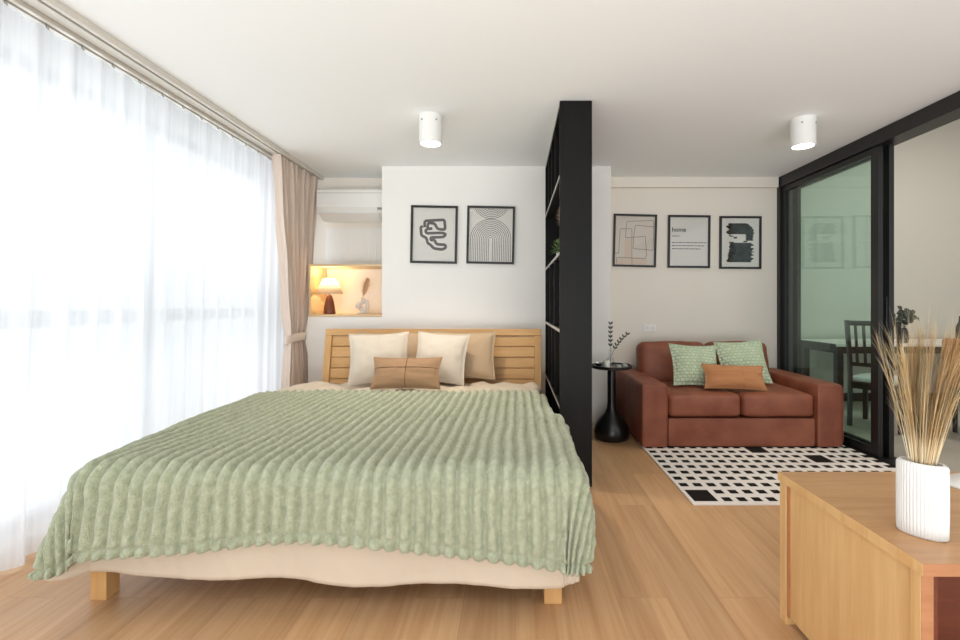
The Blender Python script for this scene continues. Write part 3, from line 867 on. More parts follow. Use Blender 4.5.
def drape_surface(u, v, aL, aR, y0, top, r, flare, flareC, flareR=None):
    """a cloth lying on the bed: u across, v along from the foot; beyond the edges it bends over radius r and hangs"""
    if u < -aL: eu, sg = -aL - u, -1
    elif u > aR: eu, sg = u - aR, 1
    else: eu, sg = 0.0, 0
    ev = max(0.0, y0 - v)
    s = math.hypot(eu, ev)
    cx = max(-aL, min(aR, u)); cy = max(v, y0)
    if s < 1e-9:
        return Vector((cx, cy, top))
    dx, dy = sg * eu / s, -ev / s
    arc = r * PI / 2
    cf = abs(2 * dx * dy)
    fl = flare + (flareC if sg < 0 or flareR is None else flareR) * cf * cf
    if s < arc:
        a = s / r; h, g = r * math.sin(a), r * (1 - math.cos(a))
    else:
        k = s - arc; h, g = r + k * math.sin(fl), r + k * math.cos(fl)
    return Vector((cx + dx * h, cy + dy * h, top - g))

def make_cloth(nu, nv, umin, umax, vfoot, vhead, pos, disp):
    """pos(u, v) gives the resting sheet, disp(u, v, t) its raised pattern along the normal"""
    b = BM(); rows = []
    for i in range(nu + 1):
        u = umin + (umax - umin) * i / nu; row = []
        vf = vfoot(u)
        for j in range(nv + 1):
            tt = j / nv
            v = vf + (vhead(u) - vf) * tt
            p = pos(u, v); e = 0.004
            n = (pos(u + e, v) - pos(u - e, v)).cross(pos(u, v + e) - pos(u, v - e))
            n = n.normalized() if n.length > 1e-12 else Vector((0, 0, 1))
            row.append(b.verts.new(p + n * disp(u, v, v - vf, vhead(u) - v)))
        rows.append(row)
    for i in range(nu):
        for j in range(nv):
            b.faces.new((rows[i][j], rows[i + 1][j], rows[i + 1][j + 1], rows[i][j + 1]))
    return b

def aR_(v):
    k = max(0.0, min(1.0, (v - 0.72) / 0.3)); k = k * k * (3 - 2 * k)
    return 0.885 - 0.06 * k
def aL_(v): return 0.82 + 0.065 * max(0.0, min(1.0, v / 0.55)) ** 0.8 + 0.095 * max(0, min(1.2, v / 1.6)) ** 1.5

# duvet
def duvet_pos(u, v):
    p = drape_surface(u, v, aL_(v) - 0.004, aR_(v) - 0.012, 0.012, 0.480, 0.055, 0.03, 0.31, 0.06)
    ev = max(0, 0.012 - v)
    if ev > 0.06:
        p.y += 0.010 * math.sin(u * 11 + 0.7 * math.sin(u * 5)) * min(1, (ev - 0.06) / 0.2) * -1
    if v > 1.40 and abs(u) < 0.95:
        p.z += 0.012 * math.sin(min(1, (v - 1.40) / 0.2) * PI / 2)
    return p
def duvet_disp(u, v, tf, th_):
    q = Vector((u * 6, v * 6, 1.7))
    k = 0.020 if v > 1.40 else 0.004
    if v < -0.05:                                    # small pulled wrinkles and a stitched hem on the hanging part
        k = 0.006
        q = Vector((u * 9, v * 4, 1.7))
        st = -0.003 * math.exp(-((tf - 0.035) / 0.006) ** 2)
        return st + k * noise.noise(q) + 0.004 * noise.noise(Vector((u * 30 + v * 12, v * 7, 3.3)))
    return k * noise.noise(q) + k * 0.6 * noise.noise(q * 2.7)
def duvet_foot(u):
    eu = max(0, u - 0.88, -u - 0.816); E = 0.40 + 0.016 * math.sin(u * 2.2 + 0.4) + 0.006 * math.sin(u * 9)
    return 0.012 - math.sqrt(max(0.0004, E * E - eu * eu))
b = make_cloth(200, 150, -1.19, 1.24, duvet_foot, lambda u: 1.83, duvet_pos, duvet_disp)
o = obj('duvet', b, M['duvet'], None, True, ang='raw'); o.location = BEDLOC; o.rotation_euler = BEDROT
sm = o.modifiers.new('thick', 'SOLIDIFY'); sm.thickness = 0.006; sm.offset = -1
tag(o, 'beige cotton duvet under the green blanket, its hem hanging at the foot', 'duvet')

# plush ribbed blanket
PITCH = 0.0505
def blanket_pos(u, v):
    p = drape_surface(u, v, aL_(v), aR_(v), -0.004, 0.506, 0.065, 0.06, 0.28, 0.08)
    ev = max(0, -0.004 - v)
    eu = max(0, u - aR_(v), -u - aL_(v))
    p.z += 0.010 * fnoise((u, v, 0), 2.2, 3) * (1 if ev + eu < 0.02 else 0.2)
    if ev > 0.05:
        k = min(1, (ev - 0.05) / 0.2)
        p.y -= k * (0.014 + 0.014 * math.sin(u * 6.5 + 0.8 * math.sin(u * 3.1)))
    if eu > 0.05:
        k = min(1, (eu - 0.05) / 0.15)
        p.x += math.copysign(1, u) * k * (0.010 + 0.010 * math.sin(v * 9 + 1.0)) * (1 if v < 0.8 or u < 0 else 0.0)
    return p
def blanket_disp(u, v, tf, th_):
    uw = u + 0.009 * fnoise((u, v, 0), 4.5, 9) + 0.005 * fnoise((u, v, 0), 13, 2)
    ft = (uw / PITCH) % 1.0 * 2 - 1                 # a round cord, then a flat valley
    f = math.sqrt(max(0.0, 1 - (ft / 0.74) ** 2))
    amp = 0.023
    # hem: a groove then small scallop beads
    if tf < 0.045:
        amp *= 0.25 + 0.75 * min(1, abs(tf - 0.032) / 0.012)
    if th_ < 0.035:
        amp *= 0.4 + 0.6 * min(1, abs(th_ - 0.025) / 0.01)
    # lying creases across the ribs
    cr = 0
    for vc, wd, dp, u0, u1 in ((0.62, 0.018, 0.015, 0.0, 1.2), (0.98, 0.016, 0.013, 0.15, 1.2), (1.2, 0.014, 0.011, 0.2, 1.2), (0.35, 0.014, 0.004, -0.9, 0.1), (0.85, 0.018, 0.004, -0.9, 0.0)):
        if u0 < u < u1:
            ed = min(1, (u - u0) / 0.2, (u1 - u) / 0.2)
            cr -= dp * ed * math.exp(-((v - vc - 0.03 * math.sin(u * 4)) / wd) ** 2)
    if v > 1.1:                                      # bunched near the pillows: ribs break into short segments
        amp *= 1 - 0.5 * (0.5 + 0.5 * math.sin(2 * PI * v / 0.055 + 1.5 * fnoise((u, v, 0), 3, 1))) * min(1, (v - 1.1) / 0.2)
    rip = 0.0030 * fnoise((u, v, 0), 16, 5) + 0.0030 * fnoise((u, v, 0), 34, 6)
    return 0.002 + amp * f + cr + rip
def vfoot(u):
    k = u / 0.9
    e = max(0, abs(u) - 0.90)
    return -0.285 - 0.085 * min(1.0, abs(k)) ** 2.2 + 0.16 * (e / 0.28) ** 2 - 0.012 * max(0, k) + 0.010 * math.sin(u * 7 + 1)
b = make_cloth(560, 200, -1.085, 1.14, vfoot, lambda u: 1.385 - 0.05 * abs(u) ** 2 + 0.008 * math.sin(u * 8), blanket_pos, blanket_disp)
o = obj('plush_blanket', b, M['plush'], None, True, ang='raw'); o.location = BEDLOC; o.rotation_euler = BEDROT
sm = o.modifiers.new('thick', 'SOLIDIFY'); sm.thickness = 0.006; sm.offset = -1
tag(o, 'sage green ribbed plush blanket spread over the bed', 'blanket')

# ------------------------------------------------------------------ pillows
def pillow_bm(W_, H_, T_, n=26, pinch=0.085, wr=0.004, seed=0):
    b = BM()
    def side(sg):
        def fn(i, j):
            x, z = i * 2 - 1, j * 2 - 1
            ex = (1 - abs(x) ** 2.6); ez = (1 - abs(z) ** 2.6)
            th_ = T_ / 2 * max(0, ex) ** 0.55 * max(0, ez) ** 0.55
            px = x * W_ / 2 * (1 - pinch * (1 - z * z))
            pz = z * H_ / 2 * (1 - pinch * (1 - x * x))
            wq = wr * noise.noise(Vector((x * 3 + seed, sg * 4.0, z * 3))) + wr * .6 * noise.noise(Vector((x * 8 + seed, sg * 4.0, z * 5)))
            fall = min(1, ex * ez * 4)
            return Vector((px, sg * (th_ + wq * fall), pz + H_ / 2))
        return fn
    gridmesh(b, n, n, side(-1)); gridmesh(b, n, n, side(1))
    bmesh.ops.remove_doubles(b, verts=b.verts[:], dist=1e-4)
    return b

def pillow(name, px, base, W_, H_, T_, m, label, lean=0.25, yaw=0.0, roll=0.0, seed=0, group=None, seams=None, seam_m='brown_seam'):
    t = thing(name, label, 'pillow' if 'pillow' in name else 'cushion', base, (-lean, roll, yaw), group)
    o = obj('cover', pillow_bm(W_, H_, T_, seed=seed, wr=0.006), M[m], t, True, ang='raw')
    if seams:
        b = BM()
        def fy(x, z):
            ex = 1 - abs(x) ** 2.6; ez = 1 - abs(z) ** 2.6
            wr = 0.006
            wq = wr * noise.noise(Vector((x * 3 + seed, -4.0, z * 3))) + wr * .6 * noise.noise(Vector((x * 8 + seed, -4.0, z * 5)))
            return -(T_ / 2 * max(0, ex) ** 0.55 * max(0, ez) ** 0.55 + wq * min(1, ex * ez * 4)) - 0.0005
        for kind, c in seams:
            pts = []
            for i in range(25):
                s = -0.97 + 1.94 * i / 24
                x, z = (s, c) if kind == 'h' else (c, s)
                pts.append((x * W_ / 2 * (1 - 0.085 * (1 - z * z)), fy(x, z), z * H_ / 2 * (1 - 0.085 * (1 - x * x)) + H_ / 2))
            tube(b, pts, 0.0022, 5)
        obj('seam', b, M[seam_m], t)
    # piping round the edge
    b = BM(); pts = []
    for k in range(80):
        q = k / 20.0; side = int(q); f = (q - side) * 2 - 1
        x, z = ((f, -1), (1, f), (-f, 1), (-1, -f))[side]
        pts.append((x * W_ / 2 * (1 - 0.085 * (1 - z * z)), 0, z * H_ / 2 * (1 - 0.085 * (1 - x * x)) + H_ / 2))
    tube(b, pts, 0.0035, 5, closed=True); obj('piping', b, M[m], t)
    return t

def bedpt(px, d, z):
    return Vector(((px - VX) * d / F, d, z))
BZ = 0.518
pillow('bed_pillow', 0, bedpt(389, 3.52, BZ), 0.56, 0.375, 0.13, 'tan', 'tan pillow mostly hidden behind the two cream pillows', 0.30, 0.02, 0.0, 1)
pillow('bed_pillow', 0, bedpt(463, 3.52, BZ), 0.50, 0.38, 0.14, 'tan', 'tan pillow standing behind the right cream pillow, nearest the bookcase', 0.28, 0.0, 0.01, 2)
pillow('bed_pillow', 0, bedpt(379, 3.33, BZ), 0.435, 0.385, 0.15, 'cream', 'cream square pillow at the window side of the bed', 0.33, 0.20, -0.03, 3)
pillow('bed_pillow', 0, bedpt(437, 3.34, BZ), 0.40, 0.385, 0.15, 'cream', 'cream square pillow with creases, in front of the tan pillow by the bookcase', 0.33, -0.10, 0.06, 4)
pillow('lumbar_pillow', 0, bedpt(405, 3.10, BZ + 0.004), 0.48, 0.225, 0.12, 'brown_linen', 'low brown pillow with crossed seams, front of the bed', 0.42, 0.0, 0.0, 5, seams=[('h', 0.25), ('v', 0.02)])

# ------------------------------------------------------------------ rug
RX0, RX1, RYF, RYB = 0.972, 2.525, 2.49, 3.62
t = thing('rug', 'cream rug with rows of black squares, in front of the sofa', 'rug', (RX0, RYF, 0))
b = BM(); box(b, 0, RX1 - RX0, 0, RYB - RYF, 0.0005, 0.010, 0.003); obj('pile', b, M['rug_white'], t, False)
cx0, px_, cy0, py_ = 0.045, 0.083, 0.061, 0.1027
big = [(0, 0, 2, 2), (9, 8, 2, 2), (13, 6, 2, 2)]
rects = []
cover = {(i, j) for (a, c, n, m_) in big for i in range(a, a + n) for j in range(c, c + m_)}
for i in range(19):
    for j in range(11):
        if (i, j) not in cover:
            x, y = cx0 + i * px_, cy0 + j * py_
            rects.append((x - 0.025, x + 0.025, y - 0.026, y + 0.026))
for (a, c, n, m_) in big:
    rects.append((cx0 + a * px_ - 0.025, cx0 + (a + n - 1) * px_ + 0.025, cy0 + c * py_ - 0.026, cy0 + (c + m_ - 1) * py_ + 0.026))
xs = sorted({round(v, 5) for q in rects for v in q[:2]} | {0.004, RX1 - RX0 - 0.004})
ys = sorted({round(v, 5) for q in rects for v in q[2:]} | {0.004, RYB - RYF - 0.004})
b = BM()
gv = [[b.verts.new((x, y, 0.0104)) for y in ys] for x in xs]
for i in range(len(xs) - 1):
    for j in range(len(ys) - 1):
        f = b.faces.new((gv[i][j], gv[i + 1][j], gv[i + 1][j + 1], gv[i][j + 1]))
        mx_, my_ = (xs[i] + xs[i + 1]) / 2, (ys[j] + ys[j + 1]) / 2
        f.material_index = 1 if any(q[0] < mx_ < q[1] and q[2] < my_ < q[3] for q in rects) else 0
o = obj('woven_pattern', b, M['rug_white'], t, False, ang='raw'); o.data.materials.append(M['rug_black'])

# ------------------------------------------------------------------ sofa
SX0, SX1, SY0, SY1 = 0.955, 2.485, 3.445, 4.42
SW, SD = SX1 - SX0, SY1 - SY0
FZ = 0.0115
t = thing('sofa', 'brown leather two seat sofa on the patterned rug', 'sofa', (SX0, SY0, FZ))
AW = 0.205
b = BM(); rounded_box(b, SW - 2 * AW - 0.004, SD - 0.02, 0.218, 0.012, 6, c=(SW / 2, SD / 2 + 0.010, 0.114)); obj('base', b, M['leather'], t)
b = BM(); box(b, 0.03, SW - 0.03, 0.03, SD - 0.03, 0.0, 0.004); obj('plinth', b, M['black_gloss'], t, False)
for k, x in enumerate((AW / 2, SW - AW / 2)):
    b = BM(); rounded_box(b, AW, SD, 0.479, 0.026, 10, (0.006, 0.0, 0.004), (x, SD / 2, 0.002 + 0.2395), 0.003, k)
    a = obj('arm', b, M['leather'], t)
    b = BM()
    xs = x - AW / 2 + (AW if k == 0 else 0)
    tube(b, [(x - AW / 2 + 0.012, -0.002, 0.445), (x - AW / 2 + 0.02, -0.001, 0.46), (x + AW / 2 - 0.02, -0.001, 0.46), (x + AW / 2 - 0.012, -0.002, 0.445), (x + AW / 2 - 0.012, -0.002, 0.05)], 0.002, 5)
    obj('arm_seam', b, M['leather'], a)
b = BM(); rounded_box(b, SW - 2 * AW - 0.006, 0.17, 0.60, 0.04, 8, c=(SW / 2, SD - 0.09, 0.35)); obj('back_frame', b, M['leather'], t)
cw = (SW - 2 * AW - 0.006) / 2
for k in (0, 1):
    b = BM(); rounded_box(b, cw - 0.004, 0.66, 0.175, 0.04, 12, (0.0, 0.010, 0.014), (AW + 0.003 + cw * (k + 0.5), 0.34, 0.316), 0.004, 10 + k)
    o = obj('seat_cushion', b, M['leather'], t)
for k in (0, 1):
    b = BM(); rounded_box(b, cw - 0.004 + (0.05 if k == 0 else 0.0), 0.17, 0.40, 0.055, 12, (0.0, 0.035, 0.012), (0, 0, 0), 0.006, 20 + k)
    o = obj('back_cushion', b, M['leather'], t)
    o.location = (AW + 0.003 + cw * (k + 0.5) - (0.025 if k == 0 else 0), SD - 0.275, 0.540); o.rotation_euler = (-0.20, 0, 0)

SZ = FZ + 0.424
pillow('knit_cushion', 0, Vector(((698 - VX) * 3.69 / F, 3.69, SZ)), 0.40, 0.355, 0.13, 'knit', 'sage green knitted cushion on the left sofa seat', 0.42, 0.05, 0.05, 6)
pillow('knit_cushion', 0, Vector(((748 - VX) * 3.77 / F, 3.77, SZ)), 0.40, 0.38, 0.12, 'knit', 'sage green knitted cushion against the right sofa back', 0.42, -0.05, -0.06, 7)
pillow('lumbar_cushion', 0, Vector(((736 - VX) * 3.555 / F, 3.555, SZ)), 0.48, 0.20, 0.11, 'camel', 'camel brown lumbar cushion in front of the green sofa cushions', 0.45, -0.05, 0.03, 8, seams=[('h', 0.3), ('v', 0.25)], seam_m='camel')

# ------------------------------------------------------------------ side table and what stands on it
tx, ty = 0.79, 3.74
t = thing('side_table', 'black pedestal side table with domed foot beside the sofa', 'side table', (tx, ty, 0))
b = BM(); lathe(b, [(0, 0), (0.125, 0), (0.138, 0.02), (0.142, 0.06), (0.132, 0.11), (0.10, 0.165), (0.058, 0.21), (0.038, 0.25), (0.034, 0.30), (0.034, 0.575), (0, 0.575)], 40); obj('foot', b, M['black_gloss'], t)
b = BM(); lathe(b, [(0, 0.576), (0.155, 0.576), (0.165, 0.582), (0.167, 0.602), (0.162, 0.602), (0.158, 0.59), (0, 0.589)], 48); obj('table_top', b, M['black_gloss'], t)
TZ = 0.5905
t = thing('bottle_vase', 'slim clear glass bottle vase on the black side table', 'vase', (tx - 0.012, ty - 0.01, TZ))
b = BM(); lathe(b, [(0, 0), (0.026, 0), (0.029, 0.01), (0.028, 0.06), (0.012, 0.085), (0.010, 0.135), (0.012, 0.14)], 24); obj('body', b, M['clear_glass'], t)
rng = random.Random(21)
t = thing('leaf_twig', 'dark leafed twig standing in the glass bottle vase', 'twig', (tx - 0.012, ty - 0.01, TZ + 0.006))
for (tipx, tipz, n) in ((0.002, 0.335, 6), (0.135, 0.25, 6)):
    b = BM(); p0, p1, p2 = Vector((0, 0, 0)), Vector((0.0, 0, 0.15)), Vector((tipx, 0.0, tipz))
    cur = [p0 * (1 - s) ** 2 + p1 * 2 * s * (1 - s) + p2 * s * s for s in [i / 12 for i in range(13)]]
    tube(b, cur, 0.0018, 5)
    br = obj('branch', b, M['stem'], t)
    b = BM()
    for i in range(n):
        s = 0.5 + 0.5 * i / (n - 1)
        p = p0 * (1 - s) ** 2 + p1 * 2 * s * (1 - s) + p2 * s * s
        for sg in (-1, 1):
            leaf(b, p, Vector((sg * 0.7, rng.uniform(-.4, .4), 0.55)) + (p2 - p1).normalized() * 0.5, (0, -1, 0.2), 0.032, 0.015)
    obj('leaves', b, M['leaf_dark'], br, ang='raw')
t = thing('candle', 'short white pillar candle at the left of the side table', 'candle', (tx - 0.055, ty - 0.07, TZ))
b = BM(); lathe(b, [(0, 0), (0.024, 0), (0.025, 0.004), (0.025, 0.052), (0.022, 0.056), (0, 0.054)], 24); obj('wax', b, M['candle'], t)
b = BM(); tube(b, [(0, 0, 0.053), (0.001, 0, 0.066)], 0.0012, 5); obj('wick', b, M['ink'], t)
t = thing('silver_dish', 'small round silver dish at the edge of the side table', 'dish', (tx - 0.10, ty + 0.02, TZ))
b = BM(); lathe(b, [(0, 0), (0.02, 0), (0.033, 0.022), (0.031, 0.024), (0.019, 0.004), (0, 0.004)], 28); obj('bowl', b, M['silver'], t)
for k, (dx, dy, lb) in enumerate(((0.045, -0.07, 'low clear glass candle cup beside the white candle'), (0.105, -0.03, 'low clear glass candle cup nearest the sofa arm'))):
    t = thing('glass_cup', lb, 'glass', (tx + dx, ty + dy, TZ))
    b = BM(); lathe(b, [(0, 0), (0.025, 0), (0.031, 0.03), (0.029, 0.03), (0.023, 0.006), (0, 0.006)], 24); obj('cup', b, M['clear_glass'], t)
    b = BM(); lathe(b, [(0, 0.007), (0.018, 0.007), (0.018, 0.018), (0, 0.018)], 20); obj('tealight', b, M['candle'], t)

# ------------------------------------------------------------------ oak cabinet in the foreground
CX, CY, CW, CD, CH = 0.925, 1.035, 0.95, 0.572, 0.511
t = thing('oak_cabinet', 'oak cabinet in the right foreground carrying the white vase', 'cabinet', (CX, CY, 0))
b = BM(); box(b, 0, CW, 0, CD, CH - 0.028, CH, 0.0015); o = obj('top', b, M['cab_top'], t, False)
b = BM(); box(b, -0.0012, 0.0, 0.0, CD, CH - 0.028, CH); obj('edge_tone', b, M['cab_side'], o, False)
b = BM(); box(b, 0.0, CW, -0.0012, 0.0, CH - 0.028, CH); obj('edge_tone', b, M['cab_shade'], o, False)  # front of the top, with its shade in the oak colour
for x in (0.004, CW - 0.035):
    b = BM(); box(b, x + 0.001, x + 0.029, 0.0108, 0.0119, 0.001, CH - 0.029); obj('edge_tone', b, M['cab_shade'], t, False)  # thin plate that paints the post front as shaded
    b = BM(); box(b, x, x + 0.03, CD - 0.04, CD - 0.003, 0, CH - 0.0285, 0.0015); obj('post', b, M['cab_side'], t, False)
    b = BM(); box(b, x, x + 0.03, 0.012, 0.04, 0, CH - 0.0285, 0.0015); obj('post', b, M['cab_side'], t, False)
    b = BM(); box(b, x + 0.008, x + 0.022, 0.0405, CD - 0.0405, 0.03, CH - 0.0285); obj('side_panel', b, M['cab_side'], t, False)
    b = BM(); box(b, x + 0.0025, x + 0.0078, CD - 0.052, CD - 0.041, 0.03, CH - 0.0285); obj('groove_strip', b, M['cab_shade'], t, False)
b = BM(); box(b, 0.035, CW - 0.036, CD - 0.03, CD - 0.015, 0.03, CH - 0.0285); obj('back_panel', b, M['cab_side'], t, False)
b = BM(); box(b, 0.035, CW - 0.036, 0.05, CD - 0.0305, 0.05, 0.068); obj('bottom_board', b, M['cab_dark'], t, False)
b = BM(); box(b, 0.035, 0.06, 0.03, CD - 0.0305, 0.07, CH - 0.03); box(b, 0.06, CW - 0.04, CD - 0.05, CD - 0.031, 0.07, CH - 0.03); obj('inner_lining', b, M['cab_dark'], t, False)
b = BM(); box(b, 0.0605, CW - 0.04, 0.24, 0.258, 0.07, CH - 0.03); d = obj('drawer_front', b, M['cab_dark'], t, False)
b = BM(); lathe(b, [(0, 0), (0.012, 0), (0.014, 0.012), (0.010, 0.02), (0, 0.02)], 16); o = obj('knob', b, M['black_gloss'], d); o.location = (0.14, 0.2395, CH - 0.07); o.rotation_euler = (PI / 2, 0, 0)

# ribbed vase, an oval turned towards the window
vc = Vector((1.040, 1.168, CH))
t = thing('ribbed_vase', 'white ribbed oval ceramic vase holding dried grass on the cabinet', 'vase', (vc.x, vc.y, CH + 0.0005), (0, 0, -0.85))
NR = 44
def rib(a, r, z): return 1.0 + 0.045 * (abs(math.sin(a * NR / 2)) ** 0.8)
def flat(a, r, z): return 1.0
b = BM()
prof = [(0, 0), (0.046, 0), (0.0490, 0.004), (0.0500, 0.05), (0.0500, 0.12), (0.0495, 0.178), (0.0465, 0.184)]
lathe(b, prof, NR * 6, sx=1.0, sy=0.62, fn=rib)
obj('body', b, M['ceramic'], t, ang=70)
b = BM(); lathe(b, [(0.0475, 0.182), (0.046, 0.186), (0.040, 0.186), (0.038, 0.178), (0.038, 0.02), (0, 0.018)], 72, sx=1.0, sy=0.62); obj('rim', b, M['ceramic'], t)

# dried grass bunch: every stalk a part
t = thing('dried_grass', 'bunch of pale dried grass fanning out of the white ribbed vase', 'dried grass', (vc.x, vc.y, CH + 0.02))
rng = random.Random(5)
def stalk(k):
    a = rng.uniform(0, 2 * PI); rr = math.sqrt(rng.random())
    ca, sa = math.cos(-0.85), math.sin(-0.85)
    lx, ly = 0.026 * rr * math.cos(a), 0.013 * rr * math.sin(a)
    top = Vector((ca * lx - sa * ly, sa * lx + ca * ly, 0.155))
    foot = Vector((top.x * 0.5, top.y * 0.5, 0.002))
    spread = rr * rng.uniform(0.5, 1.1)
    hgt = rng.uniform(0.38 + 0.06 * spread, 0.55) * (1 - 0.08 * spread)
    dr = Vector((top.x, top.y, 0)); dr = dr.normalized() if dr.length > 1e-5 else Vector((1, 0, 0))
    out = dr * spread * 0.068 + Vector((rng.uniform(-0.025, 0.03) + 0.022, rng.uniform(-0.02, 0.02), 0))
    tip = Vector((top.x, top.y, 0)) + out + Vector((0, 0, hgt))
    mid = top + (top - foot) * 0.6 + Vector((out.x * 0.35, out.y * 0.35, 0.08))
    b = BM()
    pts = [foot] + [top * (1 - s) ** 2 + mid * 2 * s * (1 - s) + tip * s * s for s in [i / 11 for i in range(12)]]
    tube(b, pts, lambda q: 0.0015 * (1 - 0.75 * q), 4, cap=False)
    up = (tip - mid).normalized()
    n = rng.randint(40, 56)
    for i in range(n):
        s = rng.uniform(0.15, 1.0)
        p = top * (1 - s) ** 2 + mid * 2 * s * (1 - s) + tip * s * s
        tg = ((mid - top) * (1 - s) + (tip - mid) * s).normalized()
        sd = Vector((rng.gauss(0, 1), rng.gauss(0, 1), rng.gauss(0, 0.4)))
        dv = (tg + sd * 0.10).normalized(); ln = rng.uniform(0.04, 0.12) * (1.15 - 0.45 * s)
        q = p + dv * ln * 0.55; e = q + (dv + sd * 0.05 + dr * 0.06).normalized() * ln * 0.5
        wv = dv.orthogonal().normalized() * 0.0017
        v = [b.verts.new(x) for x in (p - wv, p + wv, q + wv, q - wv, e)]
        b.faces.new(v[:4]); b.faces.new((v[3], v[2], v[4]))
    obj('stalk', b, M[rng.choice(('grass', 'grass', 'grass_pale', 'grass_tan'))], t, ang='raw')
for k in range(96): stalk(k)

t = thing('leaflet', 'white folded leaflet lying on the oak cabinet behind the vase', 'leaflet', (1.47, 1.50, CH + 0.0008), (0, 0, 0.25))
b = BM(); box(b, -0.07, 0.07, -0.045, 0.045, 0, 0.002); obj('lower_sheet', b, M['paper'], t, False)
b = BM(); gridmesh(b, 8, 1, lambda s, q: (-0.07 + 0.14 * s, -0.045 + 0.09 * q, 0.0024 + 0.010 * math.sin(s * PI / 2))); o = obj('upper_sheet', b, M['paper'], t)
sm = o.modifiers.new('thick', 'SOLIDIFY'); sm.thickness = 0.0008; sm.offset = 1

# ------------------------------------------------------------------ dining corner beyond the glass
t = thing('dining_table', 'white topped dining table beyond the glass partition', 'table', (3.14, 4.47, 0))
b = BM(); box(b, 0, 1.8, 0, 0.68, 0.682, 0.708, 0.003); obj('table_top', b, M['table_white'], t, False)
b = BM(); box(b, -0.002, -0.0003, 0, 0.68, 0.682, 0.708); obj('edge_tone', b, M['black_frame'], t, False)  # black plate paints the shaded end of the white top
b = BM(); box(b, 0.05, 1.75, 0.05, 0.08, 0.61, 0.681); box(b, 0.05, 1.75, 0.60, 0.63, 0.61, 0.681); box(b, 0.05, 0.08, 0.08, 0.60, 0.61, 0.681); box(b, 1.72, 1.75, 0.08, 0.60, 0.61, 0.681)
obj('apron', b, M['black_frame'], t, False)
for x in (0.05, 1.69):
    for y in (0.05, 0.57):
        b = BM(); box(b, x, x + 0.06, y, y + 0.06, 0, 0.609); obj('leg', b, M['black_frame'], t, False)

def slat_chair(loc, rz, label):
    t = thing('slat_chair', label, 'chair', loc, (0, 0, rz))
    m = M['black_frame']
    for x in (-0.20, 0.165):
        b = BM(); tube(b, [(x + 0.018, -0.20, 0), (x + 0.018, -0.19, 0.43), (x + 0.018, -0.20, 0.60), (x + 0.018, -0.27, 0.955)], 0.021, 4); obj('leg', b, m, t, False)
        b = BM(); box(b, x, x + 0.036, 0.17, 0.206, 0, 0.40, 0.002); obj('leg', b, m, t, False)
    b = BM(); box(b, -0.16, 0.16, -0.205, -0.175, 0.34, 0.395); box(b, -0.16, 0.16, 0.175, 0.20, 0.34, 0.395); box(b, -0.195, -0.17, -0.17, 0.17, 0.34, 0.395); box(b, 0.17, 0.195, -0.17, 0.17, 0.34, 0.395); obj('seat_rail', b, m, t, False)
    b = BM(); rounded_box(b, 0.40, 0.38, 0.045, 0.02, 6, (0, 0, 0.01), (0, 0.012, 0.421)); obj('seat_pad', b, M['seat_white'], t)
    b = BM(); tube(b, [(-0.16, -0.268, 0.93), (0.16, -0.268, 0.93)], 0.022, 4); obj('top_rail', b, m, t, False)
    b = BM(); tube(b, [(-0.16, -0.207, 0.56), (0.16, -0.207, 0.56)], 0.018, 4); obj('lower_rail', b, m, t, False)
    for i in range(5):
        x = -0.12 + 0.06 * i
        b = BM(); tube(b, [(x, -0.209, 0.57), (x, -0.264, 0.915)], 0.012, 4); obj('slat', b, m, t, False)
    return t
slat_chair((3.31, 4.12, 0), -0.95, 'black slat back chair with white seat beyond the green glass')

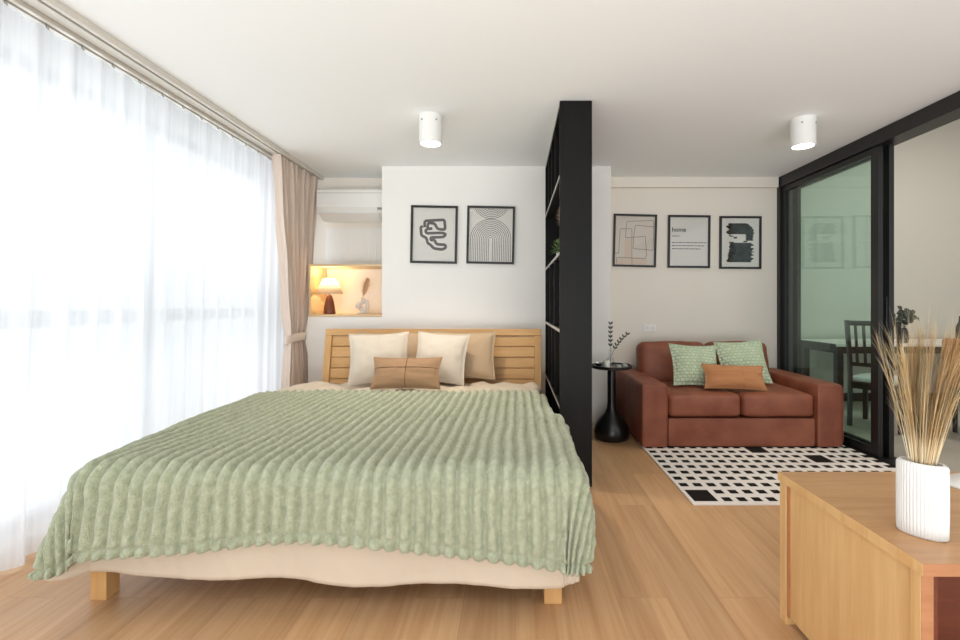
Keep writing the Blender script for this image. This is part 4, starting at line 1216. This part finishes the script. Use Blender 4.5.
t = thing('leather_chair', 'tan leather dining chair with black legs at the far right edge', 'chair', (4.02, 3.80, 0), (0, 0, -1.3))
b = BM(); rounded_box(b, 0.46, 0.46, 0.09, 0.035, 8, (0, 0, 0.01), (0, 0, 0.44)); obj('seat', b, M['dining_leather'], t)
b = BM(); rounded_box(b, 0.46, 0.07, 0.42, 0.03, 8, (0, 0.01, 0), (0, 0, 0)); o = obj('backrest', b, M['dining_leather'], t); o.location = (0, -0.25, 0.60); o.rotation_euler = (0.12, 0, 0)
for x in (-0.19, 0.19):
    for y in (-0.19, 0.19):
        b = BM(); lathe(b, [(0, 0), (0.016, 0), (0.022, 0.395), (0, 0.395)], 12, x, y); obj('leg', b, M['black_frame'], t)
b = BM(); box(b, -0.20, 0.20, -0.20, 0.20, 0.33, 0.392, 0.01); obj('under_frame', b, M['black_frame'], t, False)

fp = Vector((3.93, 4.62, 0.7085))
t = thing('leafy_vase', 'small dark vase on the dining table holding leafy branches', 'vase', fp)
b = BM(); lathe(b, [(0, 0), (0.035, 0), (0.045, 0.05), (0.035, 0.12), (0.022, 0.15), (0.018, 0.15), (0.016, 0.13), (0, 0.12)], 24); obj('body', b, M['black_gloss'], t)
t = thing('eucalyptus_branches', 'dark round leafed branches in the vase on the dining table', 'branches', (fp.x, fp.y, fp.z + 0.125))
rng = random.Random(9)
for (dx, dz) in ((-0.13, 0.17), (-0.05, 0.21), (0.03, 0.19), (0.10, 0.17), (0.15, 0.12)):
    p0, p1, p2 = Vector((0, 0, 0)), Vector((dx * 0.2, 0, dz * 0.7)), Vector((dx, rng.uniform(-.04, .04), dz))
    cur = [p0 * (1 - s) ** 2 + p1 * 2 * s * (1 - s) + p2 * s * s for s in [i / 8 for i in range(9)]]
    b = BM(); tube(b, cur, 0.0022, 5); br = obj('branch', b, M['stem'], t)
    b = BM()
    for i in range(12):
        s = rng.uniform(0.35, 1.0)
        p = p0 * (1 - s) ** 2 + p1 * 2 * s * (1 - s) + p2 * s * s
        leaf(b, p, (rng.uniform(-1, 1), rng.uniform(-.6, .6), rng.uniform(-.3, .9)), (0, -1, 0.3), 0.052, 0.044)
    obj('leaves', b, M['leaf_dark'], br, ang='raw')
t = thing('dark_bottle', 'tall dark bottle on the dining table at the right edge', 'bottle', (4.51, 4.62, 0.7085))
b = BM(); lathe(b, [(0, 0), (0.04, 0), (0.042, 0.16), (0.02, 0.21), (0.016, 0.27), (0, 0.27)], 24); obj('body', b, M['black_gloss'], t)

l = bpy.data.lights.new('dining_fill', 'AREA'); l.shape = 'DISK'; l.size = 0.3; l.energy = 17; l.color = (1.0, 0.96, 0.90)  # added fill for the dining corner
lo = bpy.data.objects.new('dining_fill', l); C.objects.link(lo); lo.location = (4.3, 3.6, DC - 0.05)
